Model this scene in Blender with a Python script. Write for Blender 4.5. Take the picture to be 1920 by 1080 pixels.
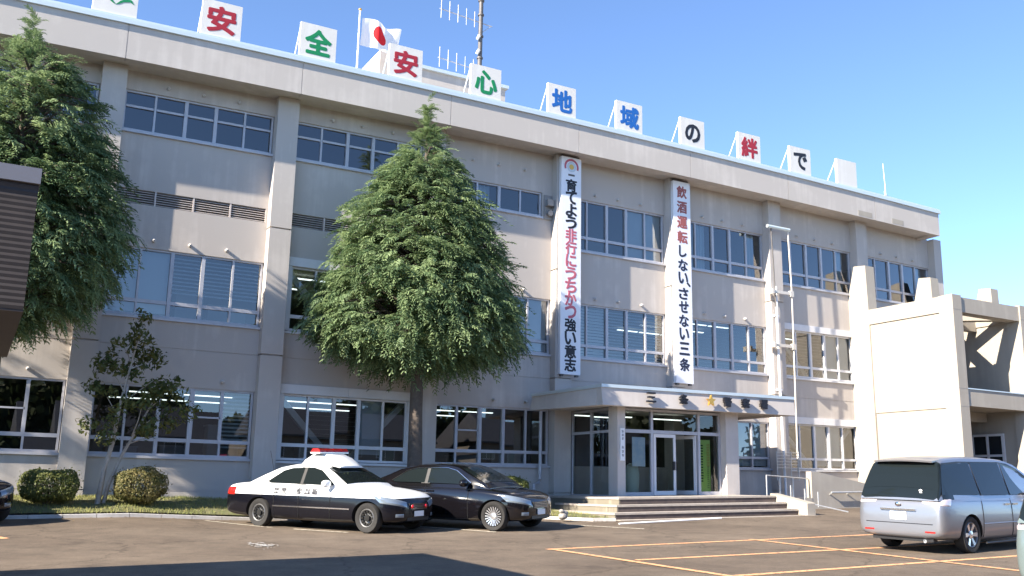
import bpy, bmesh, math, random
import numpy as np
from mathutils import Vector, Matrix
for _o in list(bpy.data.objects): bpy.data.objects.remove(_o)
SC = bpy.context.scene
COL = SC.collection
R = math.radians
random.seed(7)
RNG = np.random.default_rng(7)

# ---------------------------------------------------------------- camera, sky, sun, exposure
cam_d = bpy.data.cameras.new('camera'); CAM = bpy.data.objects.new('camera', cam_d); COL.objects.link(CAM)
_rt = Vector((0.8734269, -0.48659773, 0.01865739)); _up = Vector((-0.11632163, -0.1712818, 0.97833114)); _fw = Vector((0.47285804, 0.856671, 0.20620398))
CAM.matrix_world = Matrix(((_rt.x, _up.x, -_fw.x, -2.2926), (_rt.y, _up.y, -_fw.y, -24.9832), (_rt.z, _up.z, -_fw.z, 0.7709), (0, 0, 0, 1)))
cam_d.sensor_width = 36.0; cam_d.lens = 36.0 * 1813.03 / 1920.0
cam_d.clip_start = 0.1; cam_d.clip_end = 3000
SC.camera = CAM
SUN = Vector((-6.3, -1.3, 3.85)).normalized()
SUN_EL = math.asin(SUN.z)
SUN_AZ = math.atan2(SUN.x, SUN.y)            # clockwise from +Y
W = bpy.data.worlds.new('World'); SC.world = W; W.use_nodes = True
_n = W.node_tree.nodes; _l = W.node_tree.links; _n.clear()
_o = _n.new('ShaderNodeOutputWorld'); _bg = _n.new('ShaderNodeBackground'); _s = _n.new('ShaderNodeTexSky')
_s.sky_type = 'NISHITA'; _s.sun_disc = False; _s.sun_elevation = SUN_EL; _s.sun_rotation = SUN_AZ
_s.altitude = 0; _s.air_density = 0.62; _s.dust_density = 0.0; _s.ozone_density = 3.6
_bg.inputs['Strength'].default_value = 0.13
_l.new(_s.outputs[0], _bg.inputs[0]); _l.new(_bg.outputs[0], _o.inputs[0])
sun_d = bpy.data.lights.new('sun', 'SUN'); sun_d.energy = 5.0; sun_d.angle = R(0.5); sun_d.color = (1.0, 0.90, 0.76)
sun_o = bpy.data.objects.new('sun', sun_d); COL.objects.link(sun_o)
sun_o.rotation_euler = (-SUN).to_track_quat('-Z', 'Y').to_euler(); sun_o.location = (-40, -30, 40)
SC.view_settings.view_transform = 'Standard'; SC.view_settings.look = 'None'
SC.view_settings.exposure = 1.55; SC.view_settings.gamma = 1.0
SC.render.engine = 'CYCLES'
SC.cycles.max_bounces = 8; SC.cycles.diffuse_bounces = 3; SC.cycles.transparent_max_bounces = 16
SC.cycles.sample_clamp_indirect = 4.0
SC.cycles.use_denoising = True

# ---------------------------------------------------------------- helpers
def wz(x, y, z):
    """the old building has settled: small sag / rise of its levels along its length"""
    if z > 7.2:
        t = min(1.0, (z - 7.2) / 4.3); return z - 0.00067 * (x - 12.7) ** 2 * t
    if x > 8:
        zs = (-9, .9, 1.5, 3.2, 5.0, 6.6, 7.2); ss = (.024, .024, .0165, .0075, .006, .002, 0)
        return z + (x - 8) * float(np.interp(z, zs, ss))
    return z
G0, GX, GY = 0.00422, 0.02493, 0.02938
def gz(x, y):
    xc = min(max(x, -25), 40); yc = min(max(y, -60), 12)
    c = 0.055 * min(max(3.5 - x, 0), 2.6) * min(max((y + 9) / 6, 0), 1)
    return G0 + GX * xc + GY * yc + c
GN = Vector((-GX, -GY, 1)).normalized()

class MB:
    def __init__(s): s.v = []; s.f = []
    def add(s, vs, fs):
        n = len(s.v); s.v += [tuple(p) for p in vs]; s.f += [tuple(i + n for i in f) for f in fs]; return s
    def box(s, x0, x1, y0, y1, z0, z1, nx=1):
        if x1 < x0: x0, x1 = x1, x0
        if y1 < y0: y0, y1 = y1, y0
        if z1 < z0: z0, z1 = z1, z0
        vs = []; fs = []
        for i in range(nx + 1):
            x = x0 + (x1 - x0) * i / nx
            vs += [(x, y0, z0), (x, y1, z0), (x, y1, z1), (x, y0, z1)]
        for i in range(nx):
            a = 4 * i; b = a + 4
            for k in range(4):
                k2 = (k + 1) % 4; fs.append((a + k, a + k2, b + k2, b + k))
        fs.append((0, 3, 2, 1)); e = 4 * nx; fs.append((e, e + 1, e + 2, e + 3))
        return s.add(vs, fs)
    def prism(s, poly, axis, a, b):
        """poly: list of 2-D points; axis 'x': (y,z), 'y': (x,z), 'z': (x,y)"""
        def P(p, t):
            return (t, p[0], p[1]) if axis == 'x' else ((p[0], t, p[1]) if axis == 'y' else (p[0], p[1], t))
        n = len(poly)
        vs = [P(p, a) for p in poly] + [P(p, b) for p in poly]
        fs = [tuple(range(n))[::-1], tuple(range(n, 2 * n))] + [(i, (i + 1) % n, n + (i + 1) % n, n + i) for i in range(n)]
        return s.add(vs, fs)
    def tube(s, pts, r, n=8, cap=True):
        pts = [Vector(p) for p in pts]; rs = r if isinstance(r, (list, tuple)) else [r] * len(pts)
        vs = []; fs = []
        for i, p in enumerate(pts):
            d = (pts[min(i + 1, len(pts) - 1)] - pts[max(i - 1, 0)]).normalized()
            a = d.orthogonal().normalized() if abs(d.z) > .9 else d.cross(Vector((0, 0, 1))).normalized()
            if abs(d.z) > .9: a = (Vector((1, 0, 0)) - d * d.x).normalized()
            b = d.cross(a)
            for k in range(n):
                t = 2 * math.pi * k / n; vs.append(p + (a * math.cos(t) + b * math.sin(t)) * rs[i])
        for i in range(len(pts) - 1):
            for k in range(n):
                k2 = (k + 1) % n; fs.append((i * n + k, i * n + k2, (i + 1) * n + k2, (i + 1) * n + k))
        if cap: fs += [tuple(range(n))[::-1], tuple(range((len(pts) - 1) * n, len(pts) * n))]
        return s.add(vs, fs)
    def quad(s, a, b, c, d): return s.add([a, b, c, d], [(0, 1, 2, 3)])
    def xform(s, M):
        s.v = [tuple(M @ Vector(p)) for p in s.v]; return s
    def build(s, name, mat, parent=None, warp=False, smooth=False, fix=True, auto=None):
        v = s.v
        if warp: v = [(x, y, wz(x, y, z)) for x, y, z in v]
        me = bpy.data.meshes.new(name); me.from_pydata(v, [], s.f)
        if fix:
            bm = bmesh.new(); bm.from_mesh(me); bmesh.ops.recalc_face_normals(bm, faces=bm.faces); bm.to_mesh(me); bm.free()
        for m in (mat if isinstance(mat, (list, tuple)) else [mat]): me.materials.append(m)
        if smooth: me.shade_smooth()
        if auto is not None:
            me.shade_smooth()
            try: me.set_sharp_from_angle(angle=R(auto))
            except Exception: pass
        me.update()
        o = bpy.data.objects.new(name, me); COL.objects.link(o)
        if parent: o.parent = parent
        return o
def tag(o, label, cat, group=None):
    o['label'] = label; o['category'] = cat
    if group: o['group'] = group
    return o
def struct(o, kind='structure'): o['kind'] = kind; return o
def thing(name, label, cat, loc=(0, 0, 0), rotz=0, group=None):
    o = bpy.data.objects.new(name, None); COL.objects.link(o); o.location = loc; o.rotation_euler = (0, 0, rotz)
    o.empty_display_size = .2
    return tag(o, label, cat, group)
def copy_tree(o, parent=None):
    c = o.copy(); COL.objects.link(c)
    if parent is not None: c.parent = parent
    for ch in list(o.children): copy_tree(ch, c)
    return c

# ---------------------------------------------------------------- materials
def mat(name, col, rough=.7, metal=0., spec=.5, noise=0., nscale=6., col2=None, bump=0., bscale=60., coat=0., emit=None, es=0., detail=6):
    m = bpy.data.materials.new(name); m.use_nodes = True
    nt = m.node_tree; b = nt.nodes['Principled BSDF']
    b.inputs['Base Color'].default_value = (*col, 1); b.inputs['Roughness'].default_value = rough
    b.inputs['Metallic'].default_value = metal; b.inputs['Specular IOR Level'].default_value = spec
    b.inputs['Coat Weight'].default_value = coat; b.inputs['Coat Roughness'].default_value = .04
    tc = None
    if noise or col2 or bump: tc = nt.nodes.new('ShaderNodeTexCoord')
    if noise or col2:
        nz = nt.nodes.new('ShaderNodeTexNoise'); nz.inputs['Scale'].default_value = nscale; nz.inputs['Detail'].default_value = detail
        nz.inputs['Roughness'].default_value = .65
        nt.links.new(tc.outputs['Object'], nz.inputs['Vector'])
        rp = nt.nodes.new('ShaderNodeValToRGB'); e = rp.color_ramp.elements
        e[0].position = .3; e[1].position = .7
        c2 = col2 if col2 else tuple(min(1, c * (1 + noise)) for c in col)
        c1 = col if col2 else tuple(c * (1 - noise) for c in col)
        e[0].color = (*c1, 1); e[1].color = (*c2, 1)
        nt.links.new(nz.outputs['Fac'], rp.inputs['Fac']); nt.links.new(rp.outputs['Color'], b.inputs['Base Color'])
    if bump:
        n2 = nt.nodes.new('ShaderNodeTexNoise'); n2.inputs['Scale'].default_value = bscale; n2.inputs['Detail'].default_value = 4
        nt.links.new(tc.outputs['Object'], n2.inputs['Vector'])
        bp = nt.nodes.new('ShaderNodeBump'); bp.inputs['Strength'].default_value = bump; bp.inputs['Distance'].default_value = .02
        nt.links.new(n2.outputs['Fac'], bp.inputs['Height']); nt.links.new(bp.outputs['Normal'], b.inputs['Normal'])
    if emit: b.inputs['Emission Color'].default_value = (*emit, 1); b.inputs['Emission Strength'].default_value = es
    return m
def glass(name, tint=(.75, .8, .8), refl=1.0, rough=.0):
    m = bpy.data.materials.new(name); m.use_nodes = True; nt = m.node_tree; nt.nodes.clear()
    o = nt.nodes.new('ShaderNodeOutputMaterial'); mx = nt.nodes.new('ShaderNodeMixShader')
    t = nt.nodes.new('ShaderNodeBsdfTransparent'); t.inputs[0].default_value = (*tint, 1)
    g = nt.nodes.new('ShaderNodeBsdfGlossy'); g.inputs['Roughness'].default_value = rough; g.inputs[0].default_value = (1, 1, 1, 1)
    f = nt.nodes.new('ShaderNodeFresnel'); f.inputs[0].default_value = 1.52
    mu = nt.nodes.new('ShaderNodeMath'); mu.operation = 'MULTIPLY'; mu.inputs[1].default_value = 1.7 * refl; mu.use_clamp = True
    nt.links.new(f.outputs[0], mu.inputs[0]); nt.links.new(mu.outputs[0], mx.inputs[0])
    nt.links.new(t.outputs[0], mx.inputs[1]); nt.links.new(g.outputs[0], mx.inputs[2]); nt.links.new(mx.outputs[0], o.inputs[0])
    return m
def plaster(name, base, dark, streak=.25):
    """old painted concrete: soft blotches, fine grain and faint vertical rain streaks"""
    m = bpy.data.materials.new(name); m.use_nodes = True; nt = m.node_tree; b = nt.nodes['Principled BSDF']
    b.inputs['Roughness'].default_value = .9; b.inputs['Specular IOR Level'].default_value = .2
    tc = nt.nodes.new('ShaderNodeTexCoord')
    n1 = nt.nodes.new('ShaderNodeTexNoise'); n1.inputs['Scale'].default_value = .7; n1.inputs['Detail'].default_value = 8; n1.inputs['Roughness'].default_value = .6
    nt.links.new(tc.outputs['Object'], n1.inputs['Vector'])
    mp = nt.nodes.new('ShaderNodeMapping'); mp.inputs['Scale'].default_value = (5, 5, .25); nt.links.new(tc.outputs['Object'], mp.inputs['Vector'])
    n2 = nt.nodes.new('ShaderNodeTexNoise'); n2.inputs['Scale'].default_value = 1.0; n2.inputs['Detail'].default_value = 5
    nt.links.new(mp.outputs[0], n2.inputs['Vector'])
    mr = nt.nodes.new('ShaderNodeMath'); mr.operation = 'MULTIPLY_ADD'; mr.inputs[1].default_value = streak
    nt.links.new(n2.outputs['Fac'], mr.inputs[0]); nt.links.new(n1.outputs['Fac'], mr.inputs[2])
    rp = nt.nodes.new('ShaderNodeValToRGB'); e = rp.color_ramp.elements; e[0].position = .4; e[1].position = .78
    e[0].color = (*base, 1); e[1].color = (*dark, 1)
    nt.links.new(mr.outputs[0], rp.inputs['Fac']); nt.links.new(rp.outputs['Color'], b.inputs['Base Color'])
    n3 = nt.nodes.new('ShaderNodeTexNoise'); n3.inputs['Scale'].default_value = 45; n3.inputs['Detail'].default_value = 3
    nt.links.new(tc.outputs['Object'], n3.inputs['Vector'])
    bp = nt.nodes.new('ShaderNodeBump'); bp.inputs['Strength'].default_value = .25; bp.inputs['Distance'].default_value = .01
    nt.links.new(n3.outputs['Fac'], bp.inputs['Height']); nt.links.new(bp.outputs['Normal'], b.inputs['Normal'])
    return m
M = {}
M['wall'] = plaster('wall_paint', (.63, .585, .54), (.47, .43, .395), .62)
M['column'] = plaster('column_paint', (.645, .60, .555), (.49, .45, .415), .62)
M['fascia'] = plaster('fascia_paint', (.64, .595, .545), (.50, .46, .42), .55)
M['wing'] = plaster('wing_paint', (.46, .42, .355), (.37, .335, .285), .6)
M['canopy'] = plaster('canopy_paint', (.64, .595, .55), (.52, .475, .44), .45)
M['base'] = plaster('base_concrete', (.36, .34, .33), (.27, .26, .25), .4)
M['coping'] = mat('coping_metal', (.62, .70, .72), .45, .3)
M['alu'] = mat('aluminium', (.46, .46, .49), .45, .2, noise=.08, nscale=3)
M['alu_white'] = mat('white_aluminium', (.66, .66, .67), .45, .0, noise=.06, nscale=3)
M['louvre'] = mat('louvre_paint', (.58, .51, .47), .6, noise=.15)
M['louvre_dark'] = mat('louvre_dark', (.11, .095, .085), .8)
M['vent'] = mat('vent_hood', (.50, .48, .46), .5)
M['glass'] = glass('window_glass', (.64, .70, .72), 1.8)
M['glass_door'] = glass('door_glass', (.72, .78, .76), .95)
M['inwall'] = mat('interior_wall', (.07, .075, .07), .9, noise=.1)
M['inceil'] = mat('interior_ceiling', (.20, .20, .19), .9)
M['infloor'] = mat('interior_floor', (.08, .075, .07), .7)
M['tube'] = mat('fluorescent_tube', (.9, .9, .9), .5, emit=(.93, 1, .96), es=.85)
M['blind'] = mat('blind_slat', (.58, .62, .63), .6)
M['roller'] = mat('roller_blind', (.62, .66, .69), .8)
M['curtain'] = mat('curtain', (.55, .63, .68), .9)
M['brace'] = mat('steel_brace', (.62, .60, .57), .55)
M['desk'] = mat('office_desk', (.24, .25, .25), .6)
M['white'] = mat('white_paint', (.82, .82, .83), .4, noise=.03, nscale=2)
M['board'] = plaster('board_face', (.80, .80, .80), (.66, .65, .62), .6)
M['vinyl'] = mat('banner_vinyl', (.80, .81, .84), .45, noise=.04, nscale=1.2, bump=.15, bscale=1.5)
M['black'] = mat('black_paint', (.012, .012, .018), .5)
M['red'] = mat('red_paint', (.36, .018, .03), .5)
M['green'] = mat('green_paint', (.005, .22, .075), .5)
M['blue'] = mat('blue_paint', (.012, .12, .42), .5)
M['pink'] = mat('faded_red_paint', (.50, .13, .17), .6)
M['rust'] = mat('faded_brick_red_paint', (.34, .10, .09), .6)
M['navy'] = mat('navy_paint', (.015, .02, .05), .6)
M['gold'] = mat('gold_metal', (.75, .42, .10), .3, .7)
M['steel'] = mat('galvanised_steel', (.55, .56, .56), .4, .6, noise=.12)
M['dsteel'] = mat('weathered_steel', (.13, .12, .115), .6, .3, noise=.2)
M['pole'] = mat('painted_pole', (.62, .57, .50), .5, .1)
M['step'] = mat('step_concrete', (.34, .30, .26), .9, col2=(.46, .41, .35), nscale=5, bump=.4, bscale=40)
M['riser'] = mat('step_riser_shaded', (.065, .05, .05), .9, col2=(.13, .10, .085), nscale=4)  # darker than the treads: stains plus grazing shade put into the colour
# ---------------------------------------------------------------- the station building
BAY = 4.4855; XO = -.114; HW = .2915; YW = .306; YF = -.6055
def cx(k): return XO + BAY * k
K0, K1 = -2, 6                                   # bays that are built
XL, XR = cx(K0) - HW, cx(K1 + 1) + .15
bld = thing('police_station', 'long three storey beige concrete police station with rows of aluminium windows', 'building', (0, 0, 0))
Z3B, Z3T, Z2B, Z2T, Z1B, Z1T, ZRB, ZRT = 9.72, 10.84, 4.89, 6.64, 1.47, 3.19, 8.38, 10.10
# --- columns
for k in range(K0, K1 + 2):
    x = cx(k); mb = MB()
    w0, w1 = x - HW, x + HW
    if k == K1 + 1: w1 = XR
    for a, b in ((-.6, .62), (.65, 4.13), (4.17, 7.56), (7.60, 11.35)):
        mb.box(w0, w1, 0, YW + .16, a, b)
    for z, h in ((.62, .03), (4.13, .04), (7.56, .04)): mb.box(w0 + .05, w1 - .05, .06, YW + .15, z, z + h)
    mb.build('column', M['column'], bld, True)
# --- window openings: (bay, floor) -> (x0, x1, zb, zt)
def bx0(k): return cx(k) + HW
def bx1(k): return cx(k + 1) - HW
WIN = {}
for k in range(K0, K1 + 1):
    a, b = bx0(k), bx1(k)
    WIN[k, 3] = (a, b, Z3B, Z3T) if k <= 1 else ((a + .5, b - .35, 9.27, 10.07) if k == 2 else (a, b, ZRB, ZRT))
    WIN[k, 2] = (a, b, Z2B, Z2T) if k not in (1, 5) else (a, b, Z2B - .02, Z2T + .26)
    WIN[k, 1] = (a, b, Z1B, Z1T) if k not in (1, 5) else (a, b, Z1B - .02, Z1T + .26)
LOUV = {k: (bx0(k) + (.05 if k < 2 else 0), bx1(k) - (.05 if k < 2 else 1.6), 7.76, 8.15) for k in (-2, -1, 0, 1)}
mb = MB()
for k in range(K0, K1 + 1):
    a, b = bx0(k) - .01, bx1(k) + .01
    ops = sorted([WIN[k, f] for f in (1, 2, 3)] + ([LOUV[k]] if k in LOUV else []), key=lambda o: o[2])
    z = .64
    mb.box(a, b, YW - .03, YW + .2, -.6, .62)
    for (p, q, zb, zt) in ops:
        for (z0, z1) in (((z, 4.13), (4.155, zb)) if z < 4.13 < zb else ((z, zb),)):
            mb.box(a, b, YW, YW + .2, z0, z1)
        if z < 4.13 < zb: mb.box(a, b, YW + .015, YW + .2, 4.13, 4.155)
        if p - a > .03: mb.box(a, p, YW, YW + .2, zb, zt)
        if b - q > .03: mb.box(q, b, YW, YW + .2, zb, zt)
        z = zt
    mb.box(a, b, YW, YW + .2, z, 11.4)
    mb.box(a, b, YW + .012, YW + .2, .62, .64)
wall = mb.build('wall', M['wall'], bld, True)
# --- shell: floors, back, ends, roof
mb = MB()
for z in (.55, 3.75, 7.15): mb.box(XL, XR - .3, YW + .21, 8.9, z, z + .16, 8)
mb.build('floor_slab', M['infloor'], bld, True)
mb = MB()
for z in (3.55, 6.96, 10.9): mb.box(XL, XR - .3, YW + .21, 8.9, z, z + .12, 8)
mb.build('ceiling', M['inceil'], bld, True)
mb = MB()
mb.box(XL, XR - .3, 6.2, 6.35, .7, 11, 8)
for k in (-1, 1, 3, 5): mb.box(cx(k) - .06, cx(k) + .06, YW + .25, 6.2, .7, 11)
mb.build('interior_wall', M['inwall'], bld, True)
mb = MB(); mb.box(XL, XR, 8.9, 9.2, -.6, 11.4, 8); mb.box(XL - .1, XL, YW, 9.2, -.6, 11.4); mb.box(XR - .3, XR, YW + .17, 8.9, -.6, 11.4)
mb.build('outer_wall', M['wall'], bld, True)
# --- eaves fascia with joints, soffit / roof slab, metal coping
XE0, XE1 = XL - .6, 30.62
mb = MB()
joints = [XE0] + [cx(k) + .14 for k in range(K0, K1 + 1)] + [XE1]
for a, b in zip(joints[:-1], joints[1:]):
    mb.box(a + .011, b - .011, YF, YF + .28, 11.28, 12.2, 3)
mb.box(XE0 + .03, XE1 - .03, YF + .015, YF + .27, 11.3, 12.19, 24)
mb.box(XE1 - .28, XE1 - .003, YF + .29, 9.4, 11.28, 12.2)
mb.build('fascia', M['fascia'], bld, True)
mb = MB(); mb.box(XE0 + .02, XE1 - .29, YF + .29, 9.4, 11.36, 11.85, 24)
mb.build('roof', M['fascia'], bld, True)
mb = MB(); mb.box(XE0 - .06, XE1 + .06, YF - .06, YF + .42, 12.2, 12.32, 24); mb.box(XE0 - .04, XE1 + .04, YF - .035, YF + .4, 12.32, 12.38, 24)
mb.build('coping', M['coping'], bld, True)
# pale repair patches on the eaves
mb = MB()
for a, b, zt in ((26.0, 26.75, .2), (27.85, 28.5, .2)): mb.box(a, b, YF - .006, YF + .01, 11.33, 11.33 + zt)
mb.build('repair_patch', M['wing'], bld, True)

# --- windows
def bars(mb, x0, x1, zb, zt, n, thick, tr, y0=None):
    y = YW + .05 if y0 is None else y0
    mb.box(x0, x0 + .05, y, y + .09, zb, zt); mb.box(x1 - .05, x1, y, y + .09, zb, zt)
    mb.box(x0 + .05, x1 - .05, y + .003, y + .087, zt - .05, zt); mb.box(x0 + .05, x1 - .05, y - .02, y + .09, zb, zb + .06)
    xs = [x0 + (x1 - x0) * i / n for i in range(n + 1)]
    ed = [x0 + .05]
    for i in range(1, n):
        w = .045 if i in thick else .026
        mb.box(xs[i] - w, xs[i] + w, y - (.015 if i in thick else 0), y + .085, zb + .06, zt - .05); ed += [xs[i] - w, xs[i] + w]
    ed.append(x1 - .05)
    for i in range(n):
        if tr: mb.box(ed[2 * i], ed[2 * i + 1], y + .002, y + .08, tr - .045, tr + .045)
    return xs, ed
def slats(mb, x0, x1, z0, z1, y, open_=.6, pitch=.1):
    z = z1
    while z > z0:
        dz = pitch * .5 * (1 - open_); dy = .03 * open_ + .004
        mb.quad((x0, y - dy, z - dz), (x1, y - dy, z - dz), (x1, y + dy, z + dz), (x0, y + dy, z + dz)); z -= pitch
def wave(mb, x0, x1, z0, z1, y, amp=.035, wl=.14):
    n = max(6, int((x1 - x0) / .02)); vs = []
    for i in range(n + 1):
        x = x0 + (x1 - x0) * i / n; yy = y + amp * math.sin(2 * math.pi * x / wl) + .01 * math.sin(31 * x)
        vs += [(x, yy, z0), (x, yy, z1)]
    mb.add(vs, [(2 * i, 2 * i + 2, 2 * i + 3, 2 * i + 1) for i in range(n)])
COVER = {  # per opening: list of (kind, first pane, last pane, lower fraction covered from top)
    (-1, 2): [('slat', 0, 4, .7)], (0, 2): [('roller', 0, 1, .96), ('slat', 2, 4, .66)], (2, 2): [('roller', 3, 4, .97), ('slat', 0, 2, .8)],
    (3, 2): [('slatc', 0, 1, .98), ('slat', 2, 4, .98)], (4, 2): [('slato', 0, 4, .98)], (5, 2): [('slato', 1, 2, .95), ('roller', 3, 4, .98)],
    (3, 3): [('roller', 3, 4, .99)], (4, 3): [('curt', 1, 1, .99), ('curt', 4, 4, .99)], (5, 3): [('curt', 4, 4, .99)], (6, 3): [('curt', 4, 4, .99)],
    (2, 3): [('curt', 1, 1, .99)], (0, 1): [('slat', 4, 4, .9)], (1, 1): [('slato', 1, 2, .95), ('roller', 3, 3, .9)], (5, 1): [('roller', 2, 3, .95)], (4, 1): [('roller', 1, 4, .97)],
}
for (k, f), (x0, x1, zb, zt) in WIN.items():
    if k == 3 and f == 1: continue
    braced = k in (1, 5) and f in (1, 2)
    x0b, x1b, zbb, ztb = x0 + .02, x1 - .02, zb, zt
    fr = MB()
    if braced:        # wide white casing round a steel-braced opening
        fr.box(x0, x0 + .17, YW - .04, YW + .14, zb + .02, zt - .25); fr.box(x1 - .17, x1, YW - .04, YW + .14, zb + .02, zt - .25)
        fr.box(x0, x0 + 1.95, YW - .055, YW + .14, zt - .245, zt); fr.box(x0 + 1.956, x1, YW - .055, YW + .14, zt - .245, zt)
        x0b, x1b, zbb, ztb = x0 + .17, x1 - .17, zb + .02, zt - .25
    n = 5 if k != 2 or f != 3 else 4
    tr = None
    if f in (1, 2): tr = zbb + .40
    elif k >= 3: tr = ZRB + .46
    th = (2, 3) if n == 5 else (2,)
    xs, ed = bars(fr, x0b, x1b, zbb, ztb, n, th, tr)
    if f == 1 and k in (-1, 0, 2, 4):      # a sash with a middle rail
        for i in {-1: (1, 3), 0: (3,), 2: (1,), 4: (1,)}[k]:
            fr.box(ed[2 * i], ed[2 * i + 1], YW + .055, YW + .12, zbb + .98, zbb + 1.02)
            fr.box(ed[2 * i], ed[2 * i] + .03, YW + .055, YW + .12, tr + .05, ztb - .06); fr.box(ed[2 * i + 1] - .03, ed[2 * i + 1], YW + .055, YW + .12, tr + .05, ztb - .06)
    win = fr.build('window', M['alu_white'] if braced else M['alu'], bld, True)
    pm = MB()
    rows = ((zbb + .06, ztb - .05),) if not tr else ((zbb + .06, tr - .045), (tr + .045, ztb - .05))
    for i in range(n):
        for (a, b) in rows:
            d = random.uniform(-.006, .006); e = random.uniform(-.004, .004)
            pm.quad((ed[2 * i], YW + .1 + d, a), (ed[2 * i + 1], YW + .1 - d, a), (ed[2 * i + 1], YW + .1 - d + e, b), (ed[2 * i], YW + .1 + d + e, b))
    pm.build('pane', M['glass'], win, True, fix=False)
    sm = MB(); sm.box(x0 - .012, x1 + .012, YW - .07, YW + .045, zb - .065, zb - .003); sm.build('sill', M['alu'] if not braced else M['alu_white'], win, True)
    if k <= 1 and f == 3:                  # pale rail seen through the upper windows
        rm = MB()
        for i in range(n): rm.box(ed[2 * i] + .01, ed[2 * i + 1] - .01, YW + .055, YW + .085, zbb + .66, zbb + .72)
        rm.build('inner_rail', M['alu'], win, True)
    for kind, a, b, fr_ in COVER.get((k, f), []):
        cm = MB(); z1 = ztb - .04; z0 = z1 - (ztb - zbb - .1) * fr_
        for i in range(a, b + 1):
            p, q = ed[2 * i] - .02, ed[2 * i + 1] + .02
            if kind == 'slat': slats(cm, p, q, z0, z1, YW + .2, .55)
            elif kind == 'slatc': slats(cm, p, q, z0, z1, YW + .2, .12)
            elif kind == 'slato': slats(cm, p, q, z0, z1, YW + .2, .93, .12)
            elif kind == 'roller': cm.box(p, q, YW + .2, YW + .206, z0, z1)
            elif kind == 'curt': wave(cm, p, p + (q - p) * .72, z0, z1, YW + .24)
        nm = {'roller': 'roller_blind', 'curt': 'curtain'}.get(kind, 'blind')
        cm.build(nm, {'roller': M['roller'], 'curt': M['curtain']}.get(kind, M['blind']), win, True, fix=False)
    if braced:
        bm_ = MB(); xm = (x0b + x1b) / 2; y = YW + .35
        for (p, q) in ((x0b - .05, xm - .1), (x1b + .05, xm + .1)):
            d = .11 if p < q else -.11
            bm_.add([(p - d, y, ztb), (p + d, y, ztb), (q + d, y, zbb - .1), (q - d, y, zbb - .1), (p - d, y + .16, ztb), (p + d, y + .16, ztb), (q + d, y + .16, zbb - .1), (q - d, y + .16, zbb - .1)],
                    [(0, 1, 2, 3), (7, 6, 5, 4), (0, 4, 5, 1), (1, 5, 6, 2), (2, 6, 7, 3), (3, 7, 4, 0)])
        bm_.build('steel_brace', M['brace'], win, True)
# --- louvres
for k, (x0, x1, zb, zt) in LOUV.items():
    mb = MB(); mb.box(x0, x1, YW + .14, YW + .16, zb, zt)
    lv = mb.build('louvre', M['louvre_dark'], bld, True)
    mb = MB()
    z = zb + .03
    while z < zt - .02:
        mb.add([(x0, YW + .02, z - .012), (x1, YW + .02, z - .012), (x1, YW + .12, z + .04), (x0, YW + .12, z + .04),
                (x0, YW + .02, z - .004), (x1, YW + .02, z - .004), (x1, YW + .12, z + .048), (x0, YW + .12, z + .048)], [(0, 1, 2, 3), (7, 6, 5, 4), (0, 4, 5, 1), (2, 6, 7, 3), (1, 5, 6, 2), (3, 7, 4, 0)]); z += .062
    for i in range(5):
        xx = x0 + (x1 - x0) * i / 4; mb.box(xx - .02, xx + .02, YW + .008, YW + .13, zb, zt)
    mb.build('slat', M['louvre'], lv, True)
# --- vent hoods over the windows
for k in range(-1, K1 + 1):
    for f in (1, 2, 3):
        x0, x1, zb, zt = WIN[k, f]
        if (k in (1, 5) and f in (1, 2)) or (k == 3 and f == 1) or (k >= 6 and f < 3): continue
        for t in (.27, .5, .74) if f != 1 else (.5, .78):
            x = bx0(k) + (bx1(k) - bx0(k)) * t; z = (zt if k != 2 or f != 3 else 10.5) + .2
            mb = MB(); mb.tube([(x, YW, z), (x, YW - .07, z), (x, YW - .11, z - .02)], [.045, .045, .03], 10)
            mb.build('vent_hood', M['vent'], bld, True, auto=40)
# --- exhaust box beside the narrow upper window
mb = MB(); x = bx1(2) - .3
mb.box(x, x + .28, YW - .05, YW + .02, 9.2, 10.0); mb.box(x + .03, x + .27, YW - .22, YW - .05, 9.62, 9.82); mb.tube([(x + .15, YW - .06, 9.4), (x + .15, YW - .2, 9.38)], .09, 12)
mb.build('exhaust_duct', M['base'], bld, True)
# --- fluorescent tubes
def tubes(x0, x1, y, z, n=1):
    for i in range(n):
        w = (x1 - x0) / n; a = x0 + i * w
        mb = MB(); mb.box(a + .06, a + w - .06, y - .05, y + .05, z, z + .026)
        mb.build('ceiling_light', M['tube'], bld, True)
for (x0, x1, y, z, n) in ((1.2, 4.0, 2.2, 3.16, 2), (.9, 4.2, 3.8, 3.12, 2), (5.4, 8.4, 2.2, 3.16, 2), (5.2, 8.0, 3.9, 3.12, 2), (9.9, 12.2, 2.3, 3.16, 2), (9.9, 11.6, 3.8, 3.12, 1),
                          (20.5, 22.0, 2.2, 3.26, 1), (20.2, 22.4, 3.8, 3.22, 2), (22.9, 25.6, 3.0, 3.2, 2),
                          (5.2, 7.4, 2.6, 6.82, 2), (4.9, 6.4, 4.2, 6.82, 1), (18.7, 21.8, 2.0, 6.8, 3), (18.7, 21.8, 3.4, 6.82, 3), (18.7, 21.8, 4.8, 6.84, 3), (23.2, 25.8, 2.6, 6.8, 2)):
    tubes(x0, x1, y, z, n)
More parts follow.
